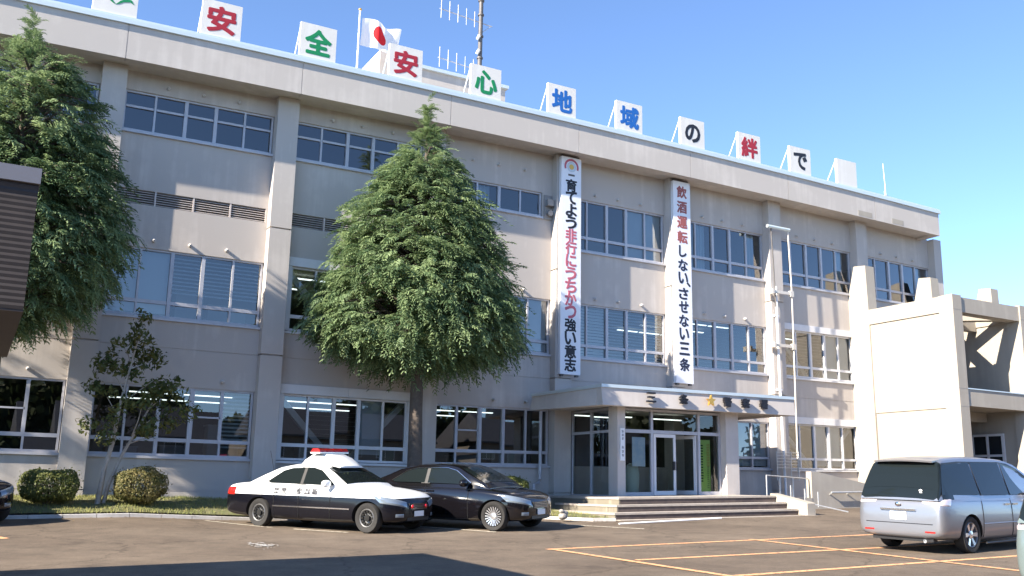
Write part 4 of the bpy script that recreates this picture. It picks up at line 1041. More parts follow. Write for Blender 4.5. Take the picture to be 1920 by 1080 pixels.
for i in range(46):
    a = rr.gauss(0, 1); c = rr.gauss(0, 1); x = 2.17 + .10 * a; y = -8.45 + .20 * c; r = .015 + .05 * rr.random() * math.exp(-(a * a + c * c) / 3)
    n = 7; ph = rr.random() * 6
    mb.add([(x + r * (1 + .4 * math.sin(3 * t + ph)) * math.cos(t), y + r * 1.6 * math.sin(t), gz(x, y) + .006 + .0002 * i) for t in [6.283 * k / n for k in range(n)]], [tuple(range(n))])
struct(mb.build('paint_splash', M['whiteline'], None, fix=False))
# lawn bank
KL = [(-12, -2.5), (-3, -2.5), (3.5, -2.5), (8.2, -2.75), (10.0, -3.9), (10.9, -5.3), (11.45, -5.45)]
def ky(x): return float(np.interp(x, [p[0] for p in KL], [p[1] for p in KL]))
def lz(x, y):
    y0 = ky(x); d = max(0, min(1, (y - y0) / 2.6)); k = gz(x, y0) + .07
    top = .47 + (0 if x < 5 else .012 * (x - 5))
    t = min(1, d * 1.15); s = (1 - (1 - t) ** 2)
    if x > 9: s *= max(.15, 1 - (x - 9) / 3)
    return k + (max(top, k) - k) * s + .015 * math.sin(3.1 * x + y) * s
M['soil'] = mat('lawn_soil', (.15, .125, .07), .95, col2=(.11, .14, .045), nscale=9, bump=.5, bscale=30)
mb = MB(); gx_ = np.linspace(-12, 11.44, 60); NV = 12
for x in gx_:
    y0 = ky(x) + .13; y1 = YW - .04 if x < 11.2 else -1.6
    if x > 11.4: y1 = -2
    for j in range(NV + 1): y = y0 + (y1 - y0) * j / NV; mb.v.append((x, y, lz(x, y)))
mb.f = [(i * (NV + 1) + j, (i + 1) * (NV + 1) + j, (i + 1) * (NV + 1) + j + 1, i * (NV + 1) + j + 1) for i in range(59) for j in range(NV)]
struct(mb.build('lawn_bank', M['soil'], None, smooth=True, fix=False))
M['kerb'] = mat('kerb_stone', (.42, .40, .37), .85, col2=(.60, .58, .55), nscale=3)
M['kerbw'] = worn('kerb_white_paint', (.74, .73, .72), (.30, .28, .26), .42)
mb = MB(); mw = MB()
P = []
for (a, b) in zip(KL[:-1], KL[1:]):
    n = max(1, int(math.dist(a, b) / .6)); P += [(a[0] + (b[0] - a[0]) * i / n, a[1] + (b[1] - a[1]) * i / n) for i in range(n)]
P.append(KL[-1])
for a, b in zip(P[:-1], P[1:]):
    d = Vector((b[0] - a[0], b[1] - a[1])).normalized(); s = Vector((-d.y, d.x)); a2 = Vector(a) + d * .006; b2 = Vector(b) - d * .006
    def kq(w0, w1, z0, z1):
        vs = []
        for c in (a2, b2):
            for w, z in ((w0, z0), (w1, z0), (w1, z1), (w0, z1)): q = c + s * w; vs.append((q.x, q.y, gz(q.x, q.y) + z))
        return vs, [(0, 1, 2, 3), (7, 6, 5, 4), (0, 4, 5, 1), (1, 5, 6, 2), (2, 6, 7, 3), (3, 7, 4, 0)]
    mb.add(*kq(0, .13, -.2, .07))
    if b[0] < 5.2: mw.add(*kq(.004, .10, .05, .0725))
struct(mb.build('kerb', M['kerb'])); struct(mw.build('kerb_paint', M['kerbw']))
# grass blades
M['grass'] = mat('grass_blades', (.14, .18, .04), .8, col2=(.28, .25, .09), nscale=2.2)
N = 26000
gxr = RNG.uniform(-4, 11.4, N); gt = RNG.uniform(0, 1, N)
V = np.zeros((N, 3, 3)); k = 0
for i in range(N):
    x = gxr[i]; y0 = ky(x) + .12; y1 = (YW - .05) if x < 11.2 else -1.6; y = y0 + (y1 - y0) * gt[i] ** 1.25; z = lz(x, y)
    h = RNG.uniform(.03, .075); a = RNG.uniform(0, 6.28); w = .007; lx, ly = RNG.normal(0, .02, 2)
    V[i, 0] = (x - w * math.cos(a), y - w * math.sin(a), z - .01); V[i, 1] = (x + w * math.cos(a), y + w * math.sin(a), z - .01); V[i, 2] = (x + lx, y + ly, z + h)
def np_mesh(name, V, m, parent=None, smooth=False):
    """V: (faces, corners, 3) of separate small faces"""
    nf, c, _ = V.shape; me = bpy.data.meshes.new(name)
    me.vertices.add(nf * c); me.vertices.foreach_set('co', V.reshape(-1).astype(np.float32))
    me.loops.add(nf * c); me.loops.foreach_set('vertex_index', np.arange(nf * c, dtype=np.int32))
    me.polygons.add(nf); me.polygons.foreach_set('loop_start', np.arange(0, nf * c, c, dtype=np.int32)); me.polygons.foreach_set('loop_total', np.full(nf, c, dtype=np.int32))
    me.update(calc_edges=True); me.validate(); me.materials.append(m)
    o = bpy.data.objects.new(name, me); COL.objects.link(o)
    if parent: o.parent = parent
    return o
bare = (np.sin(V[:, 0, 0] * 2.3 + 1) * np.sin(V[:, 0, 0] * .9 + V[:, 0, 1] * 3.1) > .45) & (RNG.random(N) < .75)
struct(np_mesh('grass', V[~bare], M['grass']), 'stuff')
M['dryleaf'] = mat('fallen_leaf', (.16, .09, .03), .8, col2=(.30, .20, .07), nscale=3)
nl = 420; lx_ = RNG.uniform(-4, 11.2, nl); Lq = np.zeros((nl, 4, 3))
for i in range(nl):
    x = lx_[i]; y = ky(x) + RNG.normal(.5, .8) if i % 3 else ky(x) - abs(RNG.normal(0, .35)); y = min(y, YW - .1 if x < 11 else -2.2)
    z = (lz(x, y) + .035) if y > ky(x) + .13 else gz(x, y) + (.075 if y > ky(x) else .006); a = RNG.uniform(0, 6.28); q = RNG.uniform(.018, .04)
    Lq[i] = [(x + q * math.cos(a + k * 1.571) * (1 if k % 2 else .6), y + q * math.sin(a + k * 1.571) * (1 if k % 2 else .6), z + RNG.uniform(0, .012)) for k in range(4)]
struct(np_mesh('fallen_leaves', Lq, M['dryleaf']), 'stuff')

# ---------------------------------------------------------------- trees
def leafmat(name, c1, c2, sc=.8, trans=.35, rough=.55):
    m = bpy.data.materials.new(name); m.use_nodes = True; nt = m.node_tree; b = nt.nodes['Principled BSDF']
    b.inputs['Roughness'].default_value = rough; b.inputs['Specular IOR Level'].default_value = .35
    tc = nt.nodes.new('ShaderNodeTexCoord'); g = nt.nodes.new('ShaderNodeNewGeometry')
    nz = nt.nodes.new('ShaderNodeTexNoise'); nz.inputs['Scale'].default_value = sc; nz.inputs['Detail'].default_value = 5; nt.links.new(tc.outputs['Object'], nz.inputs['Vector'])
    ad0 = nt.nodes.new('ShaderNodeMath'); ad0.operation = 'MULTIPLY_ADD'; ad0.inputs[1].default_value = .35; nt.links.new(g.outputs['Random Per Island'], ad0.inputs[0]); nt.links.new(nz.outputs['Fac'], ad0.inputs[2])
    tn = nt.nodes.new('ShaderNodeAttribute'); tn.attribute_name = 'tone'
    ad = nt.nodes.new('ShaderNodeMath'); ad.operation = 'ADD'; nt.links.new(ad0.outputs[0], ad.inputs[0]); nt.links.new(tn.outputs['Fac'], ad.inputs[1])
    rp = nt.nodes.new('ShaderNodeValToRGB'); e = rp.color_ramp.elements; e[0].position = .42; e[1].position = .92; e[0].color = (*c1, 1); e[1].color = (*c2, 1)
    nt.links.new(ad.outputs[0], rp.inputs['Fac']); nt.links.new(rp.outputs[0], b.inputs['Base Color'])
    tr = nt.nodes.new('ShaderNodeBsdfTranslucent'); nt.links.new(rp.outputs[0], tr.inputs[0])
    mx = nt.nodes.new('ShaderNodeMixShader'); mx.inputs[0].default_value = trans
    o = nt.nodes['Material Output']; nt.links.new(b.outputs[0], mx.inputs[1]); nt.links.new(tr.outputs[0], mx.inputs[2]); nt.links.new(mx.outputs[0], o.inputs[0]); return m
M['cedar'] = leafmat('cedar_needles', (.088, .150, .070), (.295, .385, .185), 2.2, .42)
M['bark'] = mat('cedar_bark', (.075, .06, .05), .95, col2=(.13, .105, .085), nscale=7, bump=.8, bscale=18)
M['barkl'] = mat('pale_bark', (.30, .26, .21), .9, col2=(.46, .42, .36), nscale=6, bump=.4, bscale=25)
M['leaf'] = leafmat('broad_leaves', (.05, .085, .025), (.15, .145, .04), 1.6)
M['bush'] = leafmat('azalea_leaves', (.075, .095, .028), (.24, .20, .08), 3.0)
M['bush2'] = leafmat('azalea_leaves_green', (.07, .105, .028), (.20, .21, .065), 3.0)
def spray_template(rng, n=15, L=1.0, droop=.55):
    """a drooping needle spray, base at the origin, growing along +x"""
    q = []
    for i in range(n):
        t = (i + .5) / n; px = L * t * (1 - .18 * t); pz = .16 * L * t - droop * L * t * t
        tl = .36 * L * (1 - .62 * t) * (.5 + .5 * min(1, t * 4))
        for s in (-1, 1):
            ang = s * R(52 - 14 * t) + rng.normal(0, .15)
            dx, dy = math.cos(ang), math.sin(ang); m = 3
            for j in range(m):
                u0, u1 = j / m, (j + 1.05) / m
                z0 = pz - .42 * tl * u0 ** 2 + rng.normal(0, .006); z1 = pz - .42 * tl * u1 ** 2 - .01
                w = .024 * L * (1 - .45 * u0)
                ax, ay = px + dx * tl * u0, dy * tl * u0; bx, by = px + dx * tl * u1, dy * tl * u1
                nx_, ny_ = -dy * w, dx * w; tw = rng.normal(0, .4) * w
                q.append([(ax - nx_, ay - ny_, z0 - tw), (bx - nx_ * .7, by - ny_ * .7, z1 - tw), (bx + nx_ * .7, by + ny_ * .7, z1 + tw), (ax + nx_, ay + ny_, z0 + tw)])
    return np.array(q)
_rt_ = np.random.default_rng(3)
TEMPL = [spray_template(_rt_, 12, 1.0, d) for d in (.45, .65, .85, 1.05)]
def conifer(name_label, x, y, zb, ztop, prof, seed, ry=.8, lim=None, count=1500):
    rng = np.random.default_rng(seed)
    gzb = lz(x, y)
    t = thing('cedar_tree', name_label, 'tree', (x, y, gzb), 0, 'conifers on the lawn before the building')
    out = []; tones = []; zs = np.array([p[0] for p in prof]); rs = np.array([p[1] for p in prof])
    def rad(z): return float(np.interp(z, zs, rs))
    fine = np.linspace(zb, ztop, 200); wgt = np.array([max(.22, rad(z)) for z in fine]) ** 1.1; cdf = np.cumsum(wgt) / wgt.sum()
    # limbs: clusters of sprays along boughs that sweep out and droop
    nb = count // 7; mbt = MB()
    mbt.tube([(0, 0, -.25), (.02, .0, .8), (0, .02, 2.4), (0, 0, zb - gzb + 2), (0, 0, (ztop - gzb) * .75), (.02, 0, ztop - gzb - .3)], [.25, .20, .17, .13, .07, .015], 12)
    for b in range(nb):
        z = float(np.interp(rng.random(), cdf, fine)); az = rng.uniform(0, 2 * math.pi)
        r = rad(z) * (.88 + .16 * rng.random()) * (1 + .05 * math.sin(3 * az + z * 2.2))
        ex, ey = math.cos(az), math.sin(az) * ry
        up = .28 if z > zb + .7 * (ztop - zb) else .10
        tone = rng.normal(0, .13)
        if b % 2 == 0 and r > .4: mbt.tube([(0, 0, z - gzb - .2 * r), (ex * r * .5, ey * r * .5, z - gzb + .08 * r), (ex * r * .85, ey * r * .85, z - gzb)], [.035, .022, .008], 5)
        for k in range(7):
            f = 1 - .62 * rng.random() ** 1.6 if k else 1.0
            s = (.42 + .36 * rng.random()) * min(1.0, .5 + rad(z) * .3)
            a2 = az + rng.normal(0, .09 + .10 / max(.3, r)) * (1 if k else .3)
            rr_ = max(0, r * f - s * .62)
            px = math.cos(a2) * rr_; py = math.sin(a2) * rr_ * ry; pz = z + up * r * (f - .8) - .10 * (1 - f) * r + rng.normal(0, .10)
            yaw = a2 + rng.normal(0, .45); pit = rng.normal(-.12 if z < zb + 2.5 else .12, .22) + (.5 if z > ztop - 1.2 else 0)
            q = TEMPL[rng.integers(4)] * s * (1, 1, 1.0 if z < zb + 5 else .75)
            roll = rng.normal(0, .35); cr, sr = math.cos(roll), math.sin(roll)
            q = np.stack([q[..., 0], q[..., 1] * cr - q[..., 2] * sr, q[..., 1] * sr + q[..., 2] * cr], -1)
            cp, sp = math.cos(pit), math.sin(pit)
            q = np.stack([q[..., 0] * cp - q[..., 2] * sp, q[..., 1], q[..., 0] * sp + q[..., 2] * cp], -1)
            cy_, sy_ = math.cos(yaw), math.sin(yaw)
            q = np.stack([q[..., 0] * cy_ - q[..., 1] * sy_, q[..., 0] * sy_ + q[..., 1] * cy_, q[..., 2]], -1)
            q = q + np.array([px, py, pz - gzb])
            out.append(q); tones.append(np.full(len(q), tone + rng.normal(0, .05)))
    for k in range(46):           # leader shoots
        z = ztop - 1.25 * rng.random(); a2 = rng.uniform(0, 6.28); s = .16 + .30 * (ztop - z) / 1.2 * rng.random() + .08
        q = TEMPL[rng.integers(2)] * s; pit = .9 - .5 * (ztop - z); cp, sp = math.cos(pit), math.sin(pit)
        q = np.stack([q[..., 0] * cp - q[..., 2] * sp, q[..., 1], q[..., 0] * sp + q[..., 2] * cp], -1); cy_, sy_ = math.cos(a2), math.sin(a2)
        q = np.stack([q[..., 0] * cy_ - q[..., 1] * sy_, q[..., 0] * sy_ + q[..., 1] * cy_, q[..., 2]], -1); out.append(q + np.array([0, 0, z - gzb])); tones.append(np.full(len(q), .1))
    Q = np.concatenate(out)
    if lim is not None: Q[..., 1] = np.minimum(Q[..., 1], lim - y + .02 * np.sin(40 * Q[..., 0]))
    cr_ = np_mesh('crown', Q, M['cedar'], t); at_ = cr_.data.attributes.new('tone', 'FLOAT', 'FACE'); at_.data.foreach_set('value', np.concatenate(tones).astype(np.float32)); mbt.build('trunk', M['bark'], t, auto=60)
    return t
PR2 = [(4.0, 1.0), (4.2, 2.3), (4.6, 3.0), (5.2, 3.08), (6.0, 2.85), (7.0, 2.45), (8.0, 1.95), (9.0, 1.32), (9.7, .86), (10.3, .42), (10.8, .18), (11.2, .05)]
conifer('tall dense cedar with drooping sprays and a dark trunk standing behind the black sedan', 7.72, -1.85, 4.05, 11.12, PR2, 11, .78, -.12, 5200)
PR1 = [(4.1, .9), (4.4, 1.7), (4.9, 2.3), (5.6, 2.6), (6.6, 2.5), (7.6, 2.15), (8.5, 1.9), (9.3, 1.4), (10.0, .85), (10.5, .4), (11.1, .05)]
conifer('tall cedar at the left edge of the picture with a lit pointed top', -2.05, -2.2, 3.95, 11.0, PR1, 23, .78, -.12, 4200)
PR3 = [(7.6, .5), (8.4, 1.5), (9.6, 1.8), (11.0, 1.6), (12.6, 1.1), (14.0, .5), (14.8, .05)]
conifer('tall thin crowned cedar standing on the lawn beyond the left edge of the picture', -11.2, -2.1, 7.6, 14.8, PR3, 31, .6, -.12, 130)
def leaf_cloud(centers, radii, per, size, seed, flat=1.0, shell=.0):
    rng = np.random.default_rng(seed); out = []
    for c, r in zip(centers, radii):
        n = int(per * r ** 2)
        d = rng.normal(size=(n, 3)); d /= np.linalg.norm(d, axis=1)[:, None]
        rad = (shell + (1 - shell) * rng.random(n) ** .5) if shell else rng.random(n) ** .45
        p = d * rad[:, None] * np.array(r if hasattr(r, '__len__') else (r, r, r * flat)) + np.array(c)
        nr = d * .8 + rng.normal(size=(n, 3)) * .6; nr[:, 2] += .3; nr /= np.linalg.norm(nr, axis=1)[:, None]
        a = np.cross(nr, rng.normal(size=(n, 3))); a /= np.linalg.norm(a, axis=1)[:, None]; b = np.cross(nr, a)
        s = size * (.6 + .8 * rng.random(n))[:, None]
        out.append(np.stack([p - a * s, p - b * s * .45, p + a * s, p + b * s * .45], 1))
    return np.concatenate(out)
# small broadleaf tree with two stems
tx, ty = .33, -1.6; tz = lz(tx, ty)
t = thing('young_tree', 'small thin broadleaf tree with two pale stems and dark green leaf clumps between the bushes', 'tree', (tx, ty, tz))
mb = MB()
st1 = [(0, 0, -.1), (.08, 0, .75), (.20, 0, 1.35), (.28, .05, 2.2), (.42, .05, 3.1), (.56, 0, 4.0), (.60, 0, 4.35)]
st2 = [(.12, .05, -.1), (.20, .05, .4), (.42, .1, 1.05), (.75, .1, 1.75), (1.02, .1, 2.4)]
mb.tube(st1, [.065, .05, .045, .035, .025, .014, .008], 10); mb.tube(st2, [.05, .04, .034, .025, .012], 10)
rr = random.Random(9); cen = []; rad = []
for (bx, by, bz), (ex, ey, ez) in (((.24, 0, 1.8), (.0, .2, 2.35)), ((.28, .05, 2.2), (.9, -.2, 2.75)), ((.32, .05, 2.5), (-.05, 0, 2.95)), ((.4, .05, 3.0), (.85, .2, 3.2)), ((.42, .05, 3.1), (.2, 0, 3.5)), ((.75, .1, 1.75), (1.35, .1, 2.05)), ((.6, .1, 1.5), (.7, -.3, 2.2)), ((.9, .1, 2.1), (1.3, .2, 2.6)), ((.25, 0, 1.5), (.05, -.2, 1.75)), ((.5, .1, 1.3), (1.0, -.1, 1.5))):
    mb.tube([(bx, by, bz), ((bx + ex) / 2 + .03, (by + ey) / 2, (bz + ez) / 2 + .02), (ex, ey, ez)], [.018, .012, .006], 6)
    for k in range(4): cen.append((ex + rr.gauss(0, .24), ey + rr.gauss(0, .2), ez + rr.gauss(0, .2))); rad.append(.16 + .16 * rr.random())
for p, r in (((.58, 0, 4.2), .26), ((.45, .05, 4.0), .16), ((.35, 0, 3.65), .22), ((.75, 0, 3.7), .2)): cen.append(p); rad.append(r)
mb.build('trunk', M['barkl'], t, auto=60)
np_mesh('crown', leaf_cloud(cen, rad, 1050, .062, 5, .9), M['leaf'], t)
# clipped bushes
def bush(lab, x, y, rx, ry, z0, z1, m, seed, lumps):
    zb = lz(x, y); t = thing('azalea_bush', lab, 'bush', (x, y, zb), 0, 'clipped bushes on the lawn')
    rng = np.random.default_rng(seed); rz = (z1 - z0) / 2; zc_ = (z1 + z0) / 2 - zb; out = []
    n = 9000; d = rng.normal(size=(n, 3)); d /= np.linalg.norm(d, axis=1)[:, None]
    f = 1 + .09 * np.sin(5 * d[:, 0] + seed) * np.cos(4 * d[:, 2] + 2 * d[:, 1]) + lumps * np.sin(2.2 * d[:, 0] * 3.1 + seed * 1.7)
    sq = np.abs(d) ** .8 * np.sign(d)
    rad = f * (1 - .34 * rng.random(n) ** 2.2) + (rng.random(n) < .05) * rng.random(n) * .22
    p = sq * rad[:, None] * np.array((rx, ry, rz)); p[:, 2] += zc_
    keep = p[:, 2] > -.02; p = p[keep]; d = d[keep]; n = len(p)
    nr = d + rng.normal(size=(n, 3)) * .55; nr /= np.linalg.norm(nr, axis=1)[:, None]; a = np.cross(nr, rng.normal(size=(n, 3))); a /= np.linalg.norm(a, axis=1)[:, None]; b = np.cross(nr, a)
    s = .026 * (.6 + .8 * rng.random(n))[:, None]
    np_mesh('foliage', np.stack([p - a * s, p - b * s * .55, p + a * s, p + b * s * .55], 1), m, t)
    mb = MB()
    for k in range(7):
        an = 6.28 * k / 7 + .3; mb.tube([(.03 * math.cos(an), .03 * math.sin(an), -.08), (.18 * math.cos(an), .18 * math.sin(an), zc_ * .7), (rx * .6 * math.cos(an), ry * .6 * math.sin(an), zc_ + .1)], [.018, .013, .006], 6)
    mb.build('stem', M['bark'], t, auto=60)
bush('ragged low azalea bush with a lopsided left side at the foot of the leftmost cedar', -.68, -1.7, .60, .5, .38, 1.07, M['bush2'], 2, .05)
bush('round clipped olive brown azalea bush to the right of the young tree', 1.17, -1.7, .56, .52, .36, 1.15, M['bush'], 4, .025)
bush('small round green bush peeping over the bonnet of the black sedan', 10.6, -1.9, .42, .4, .5, 1.17, M['bush2'], 6, .0)

# ---------------------------------------------------------------- flag, masts, aerials on the roof
t = thing('flagpole', 'slim white flagpole on the roof carrying the flag', 'flagpole', (7.28, 3, 11.85))
mb = MB(); mb.tube([(0, 0, 0), (0, 0, 4.25)], [.045, .03], 10); mb.build('pole', M['white'], t, auto=50)
ell('finial', (0, 0, 4.28), (.055, .055, .05), M['gold'], t); MB().box(-.12, .12, -.12, .12, -.02, .06).build('base_plate', M['steel'], t)
def flagmat():
    m = mat('flag_cloth', (.82, .82, .83), .8); nt = m.node_tree; b = nt.nodes['Principled BSDF']
    uv = nt.nodes.new('ShaderNodeAttribute'); uv.attribute_name = 'fuv'
    vm = nt.nodes.new('ShaderNodeVectorMath'); vm.operation = 'DISTANCE'; vm.inputs[1].default_value = (.75, .5, 0); nt.links.new(uv.outputs['Vector'], vm.inputs[0])
    lt = nt.nodes.new('ShaderNodeMath'); lt.operation = 'LESS_THAN'; lt.inputs[1].default_value = .30; nt.links.new(vm.outputs['Value'], lt.inputs[0])
    mx = nt.nodes.new('ShaderNodeMix'); mx.data_type = 'RGBA'; mx.inputs[6].default_value = (.82, .82, .83, 1); mx.inputs[7].default_value = (.62, .012, .02, 1)
    nt.links.new(lt.outputs[0], mx.inputs[0]); nt.links.new(mx.outputs[2], b.inputs['Base Color'])
    tr = nt.nodes.new('ShaderNodeBsdfTranslucent'); nt.links.new(mx.outputs[2], tr.inputs[0]); ms = nt.nodes.new('ShaderNodeMixShader'); ms.inputs[0].default_value = .4
    o = nt.nodes['Material Output']; nt.links.new(b.outputs[0], ms.inputs[1]); nt.links.new(tr.outputs[0], ms.inputs[2]); nt.links.new(ms.outputs[0], o.inputs[0]); return m
M['flag'] = flagmat()
mb = MB(); nu, nv = 48, 28; uvs = []
for i in range(nu + 1):
    for j in range(nv + 1):
        u = i / nu; v = j / nv
        x = 7.33 + 1.36 * u + .04 * math.sin(5 * u + 2 * v); z = 15.90 - .97 * (1 - v) * (1 - .08 * u) - .22 * u * u + .03 * math.sin(7 * u) + .10 * u * v - .05
        y = 3 + (.10 * math.sin(8.5 * u + 1.8 * v) + .05 * math.sin(15 * u - 3 * v)) * min(1, 3 * u)
        mb.v.append((x, y, z)); uvs.append((u * 1.5, v, 0))
mb.f = [(i * (nv + 1) + j, (i + 1) * (nv + 1) + j, (i + 1) * (nv + 1) + j + 1, i * (nv + 1) + j + 1) for i in range(nu) for j in range(nv)]
fl = mb.build('flag', M['flag'], None, smooth=True, fix=False); at = fl.data.attributes.new('fuv', 'FLOAT_VECTOR', 'POINT'); at.data.foreach_set('vector', np.array(uvs, dtype=np.float32).reshape(-1))
tag(fl, 'white flag with a red disc rippling from the roof flagpole', 'flag')
t = thing('radio_mast', 'tall weathered lattice pole mast on the roof with two comb shaped aerials', 'mast', (13.2, 6, 11.85))
mb = MB(); mb.tube([(0, 0, 0), (0, 0, 9.6)], [.095, .08], 12)
for z in (4.6, 5.2, 6.1, 7.0, 7.6): mb.tube([(0, 0, z), (0, 0, z + .06)], .12, 12)
mb.build('pole', M['dsteel'], t, auto=50)
for z, n in ((6.72, 5), (4.72, 5)):
    mb = MB(); mb.tube([(.5, 0, z - .05), (-1.75, 0, z + .12)], .022, 8); mb.tube([(.45, 0, z - .05), (.02, 0, z - .45)], .015, 6)
    for i in range(n):
        x = -.28 - 1.42 * i / (n - 1); zz = z + .02 - x * .07; h = .33 + .02 * i; mb.tube([(x, -.03, zz - h), (x, -.03, zz + h)], .016 if i not in (1,) else .011, 8)
    mb.build('comb_aerial', M['alu'], t, False, auto=50)
mb = MB()
for z in (5.35, 5.95): mb.tube([(-.16, -.05, z), (-.1, -.12, z + .16)], .06, 8)
mb.build('insulator', M['white'], t, auto=50)
t = thing('whip_aerial', 'thin white whip aerial near the right end of the roof', 'aerial', (31.6 - 1.0, 2, 11.3))
mb = MB(); mb.tube([(.25, 0, 0), (.22, 0, 1.6), (.12, 0, 3.6)], [.03, .025, .01], 8); mb.build('rod', M['white'], t, auto=50)
mb = MB(); mb.tube([(.1, 0, 2.2), (.3, 0, 2.2)], .015, 6); mb.tube([(.12, 0, 2.1), (.12, 0, 2.35)], .02, 6); mb.build('cross_arm', M['steel'], t, auto=50)

# ---------------------------------------------------------------- car port roof at the left edge
M['ribbed'] = mat('ribbed_sheet', (.035, .027, .023), .6, noise=.15)
M['capm'] = mat('metal_cap', (.17, .17, .19), .5, .2)
t = thing('carport', 'dark brown ribbed car port fascia with a grey cap at the left edge', 'carport', (-7, -14.1, 0))
mb = MB(); z = 2.27
while z < 3.41:
    mb.add([(-6, -1.40, z), (5.0, -1.40, z), (5.0, -1.406, z + .03), (-6, -1.406, z + .03), (-6, -1.40, z + .055), (5.0, -1.40, z + .055)], [(0, 1, 2, 3), (3, 2, 5, 4)]); z += .055
mb.box(-6, 5.0, -1.395, 2.25, 2.25, 3.42); mb.build('fascia', M['ribbed'], t, fix=False)
mb = MB(); mb.box(-6.03, 5.01, -1.44, 2.28, 3.425, 3.57); mb.build('cap', M['capm'], t)
for x in (-5.5, 3.6):
    for y in (-1.0, 1.0): MB().box(x - .07, x + .07, y - .07, y + .07, gz(x - 7, y - 14.1) - .05, 2.248).build('post', M['steel'], t)

# ---------------------------------------------------------------- lobby things behind the glass, poster, green banner, stone
def bin_(x, y, lab):
    mb = MB(); z0 = .70; mb.tube([(0, 0, 0), (0, 0, .62), (0, 0, .86), (0, 0, .95)], [.2, .23, .19, .06], 16)
    o = mb.build('waste_bin', M['bin'], None, auto=40); o.location = (x, y, z0); tag(o, lab, 'bin', 'bins behind the entrance glass')
M['bin'] = mat('pale_green_plastic', (.55, .66, .60), .5)
bin_(14.05, -1.8, 'pale green dome topped bin behind the entrance glass, nearest the left post'); bin_(14.58, -1.78, 'pale green dome topped bin behind the entrance glass, beside the door')
def sheet(nm, x0, x1, z0, z1, y, m, lab, cat):
    o = MB().box(x0, x1, y, y + .012, z0, z1).build(nm, m); return tag(o, lab, cat)
M['poster'] = mat('poster_print', (.55, .72, .88), .6, col2=(.88, .92, .95), nscale=5)
sheet('poster', 14.34, 14.8, 1.55, 2.38, GYF + .05, M['poster'], 'pale blue poster stuck inside the entrance glass above the bins', 'poster')
M['lime'] = mat('lime_print', (.55, .80, .18), .6, col2=(.66, .85, .28), nscale=3)
o = sheet('green_banner', 16.82, 17.22, .82, 2.40, GYF + .06, M['lime'], 'bright green hanging banner with orange and black lettering inside the entrance glass', 'banner')
mb = MB(); rr = random.Random(4); y = GYF + .057
for k in range(9):
    z = 2.28 - .075 * k
    for q in range(3): mb.box(17.08, 17.19, y, y + .002, z - .02 * q - .008, z - .02 * q)
mb.build('lettering', mat('orange_print', (.62, .22, .05), .6), o)
mb = MB()
for k in range(11):
    z = 1.62 - .06 * k
    for q in range(2): mb.box(17.09 + .01 * rr.random(), 17.17, y - .0005, y + .002, z - .02 * q - .009, z - .02 * q)
for k in range(14): z = 2.25 - .08 * k; mb.box(16.86, 16.93 + .02 * rr.random(), y - .0005, y + .002, z - .04, z)
mb.build('lettering', mat('dark_print', (.05, .09, .03), .6), o)
M['stone'] = mat('pale_stone', (.16, .14, .12), .9, col2=(.5, .47, .43), nscale=14, bump=.6, bscale=12)
t = thing('stone', 'small knobbly pale stone at the lawn corner by the nose of the black sedan', 'stone', (10.1, -5.2, gz(10.1, -5.2) + .06)); t.scale = (.75, .75, .55)
mb = MB(); rng = np.random.default_rng(8)
for c, r in (((0, 0, .12), .15), ((.08, .03, .26), .12), ((-.05, -.02, .33), .09)):
    n = 12; vs = []; fs = []
    for i in range(7):
        for k in range(n):
            a = math.pi * i / 6; b = 2 * math.pi * k / n; q = r * (1 + .12 * math.sin(3 * b + i) * math.sin(a)); vs.append((c[0] + q * math.sin(a) * math.cos(b), c[1] + q * math.sin(a) * math.sin(b), c[2] + q * math.cos(a)))
    for i in range(6):
        for k in range(n): fs.append((i * n + k, i * n + (k + 1) % n, (i + 1) * n + (k + 1) % n, (i + 1) * n + k))
    mb.add(vs, fs)
mb.build('rock', M['stone'], t, auto=60)

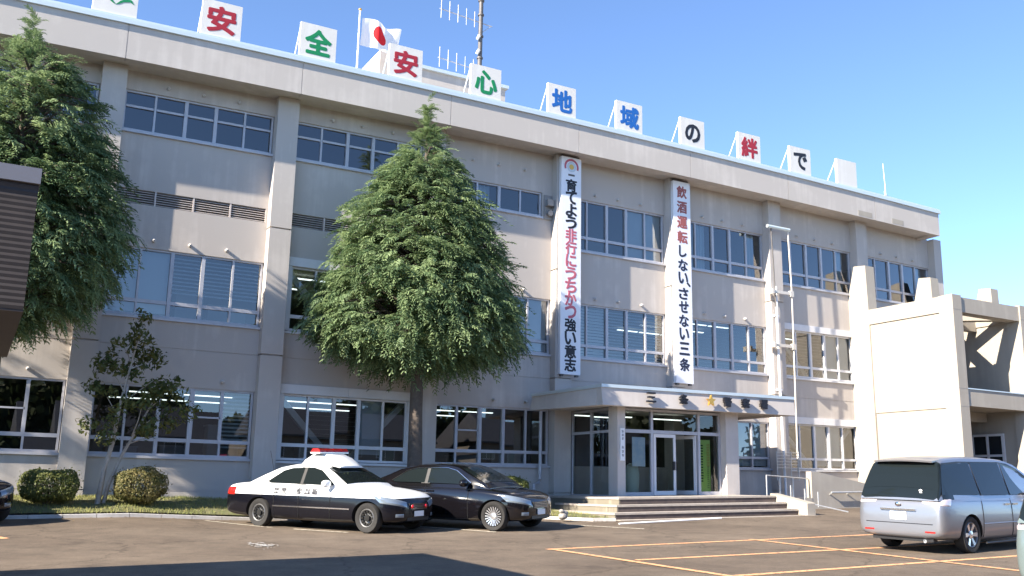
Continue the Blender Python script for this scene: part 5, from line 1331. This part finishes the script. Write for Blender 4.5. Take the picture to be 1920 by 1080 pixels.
# ---------------------------------------------------------------- houses across the street (behind the camera; the glass mirrors them)
M['hwall'] = plaster('house_render', (.22, .19, .16), (.17, .15, .13)); M['hroof'] = mat('roof_tiles', (.06, .06, .07), .6, noise=.2, nscale=8)
M['hglass'] = mat('dark_house_glass', (.03, .035, .04), .08, spec=.6)
def house(x0, x1, y0, y1, h, ridge, lab):
    z0 = gz(x0, y0); t = thing('street_house', lab, 'house', ((x0 + x1) / 2, (y0 + y1) / 2, z0), 0, 'houses across the street'); w = (x1 - x0) / 2; d = (y1 - y0) / 2
    MB().box(-w, w, -d, d, -1, h).build('wall', M['hwall'], t)
    mb = MB(); mb.prism([(-d - .6, h - .1), (d + .6, h - .1), (d + .6, h + .05), (0, ridge), (-d - .6, h + .05)], 'x', -w - .6, w + .6); mb.build('roof', M['hroof'], t)
    for fz in (1.0, 3.8):
        if fz + 1.5 > h: continue
        for k in range(int(2 * w / 3)):
            xx = -w + 1.5 + 3 * k; f = MB(); f.box(xx - .85, xx + .85, d - .02, d + .05, fz, fz + 1.5); o = f.build('window', M['alu_white'], t)
            p = MB(); p.box(xx - .78, xx - .03, d + .03, d + .06, fz + .07, fz + 1.43); p.box(xx + .03, xx + .78, d + .03, d + .06, fz + .07, fz + 1.43); p.build('pane', M['hglass'], o)
house(-14, -3, -62, -53, 6.2, 8.6, 'two storey rendered house across the street, behind the camera to its left')
house(2, 15, -60, -52, 5.8, 8.4, 'two storey rendered house straight across the street behind the camera')
house(20, 33, -63, -53, 6.4, 9.0, 'two storey rendered house across the street, mirrored in the entrance glass')
house(38, 52, -62, -52, 6.0, 8.6, 'two storey rendered house across the street, furthest to the right')

# belt of dark trees added beyond those houses to darken the window reflections
rng = np.random.default_rng(77); n = 80000
px_ = rng.uniform(-90, 150, n); hh = 10 + 2.5 * np.sin(px_ * .21) + 1.6 * np.sin(px_ * .57 + 1) + 1.2 * np.sin(px_ * 1.3)
pz_ = -2 + hh * rng.random(n) ** .8; py_ = -70 + rng.normal(0, 1.6, n)
c = np.stack([px_, py_, pz_], 1); a = rng.normal(size=(n, 3)); a /= np.linalg.norm(a, axis=1)[:, None]; b = np.cross(a, rng.normal(size=(n, 3))); b /= np.linalg.norm(b, axis=1)[:, None]
M['belt'] = leafmat('tree_belt_leaves', (.025, .04, .015), (.06, .08, .025), .5)
struct(np_mesh('added_tree_belt', np.stack([c - a * .55, c - b * .42, c + a * .55, c + b * .42], 1), M['belt']), 'stuff')
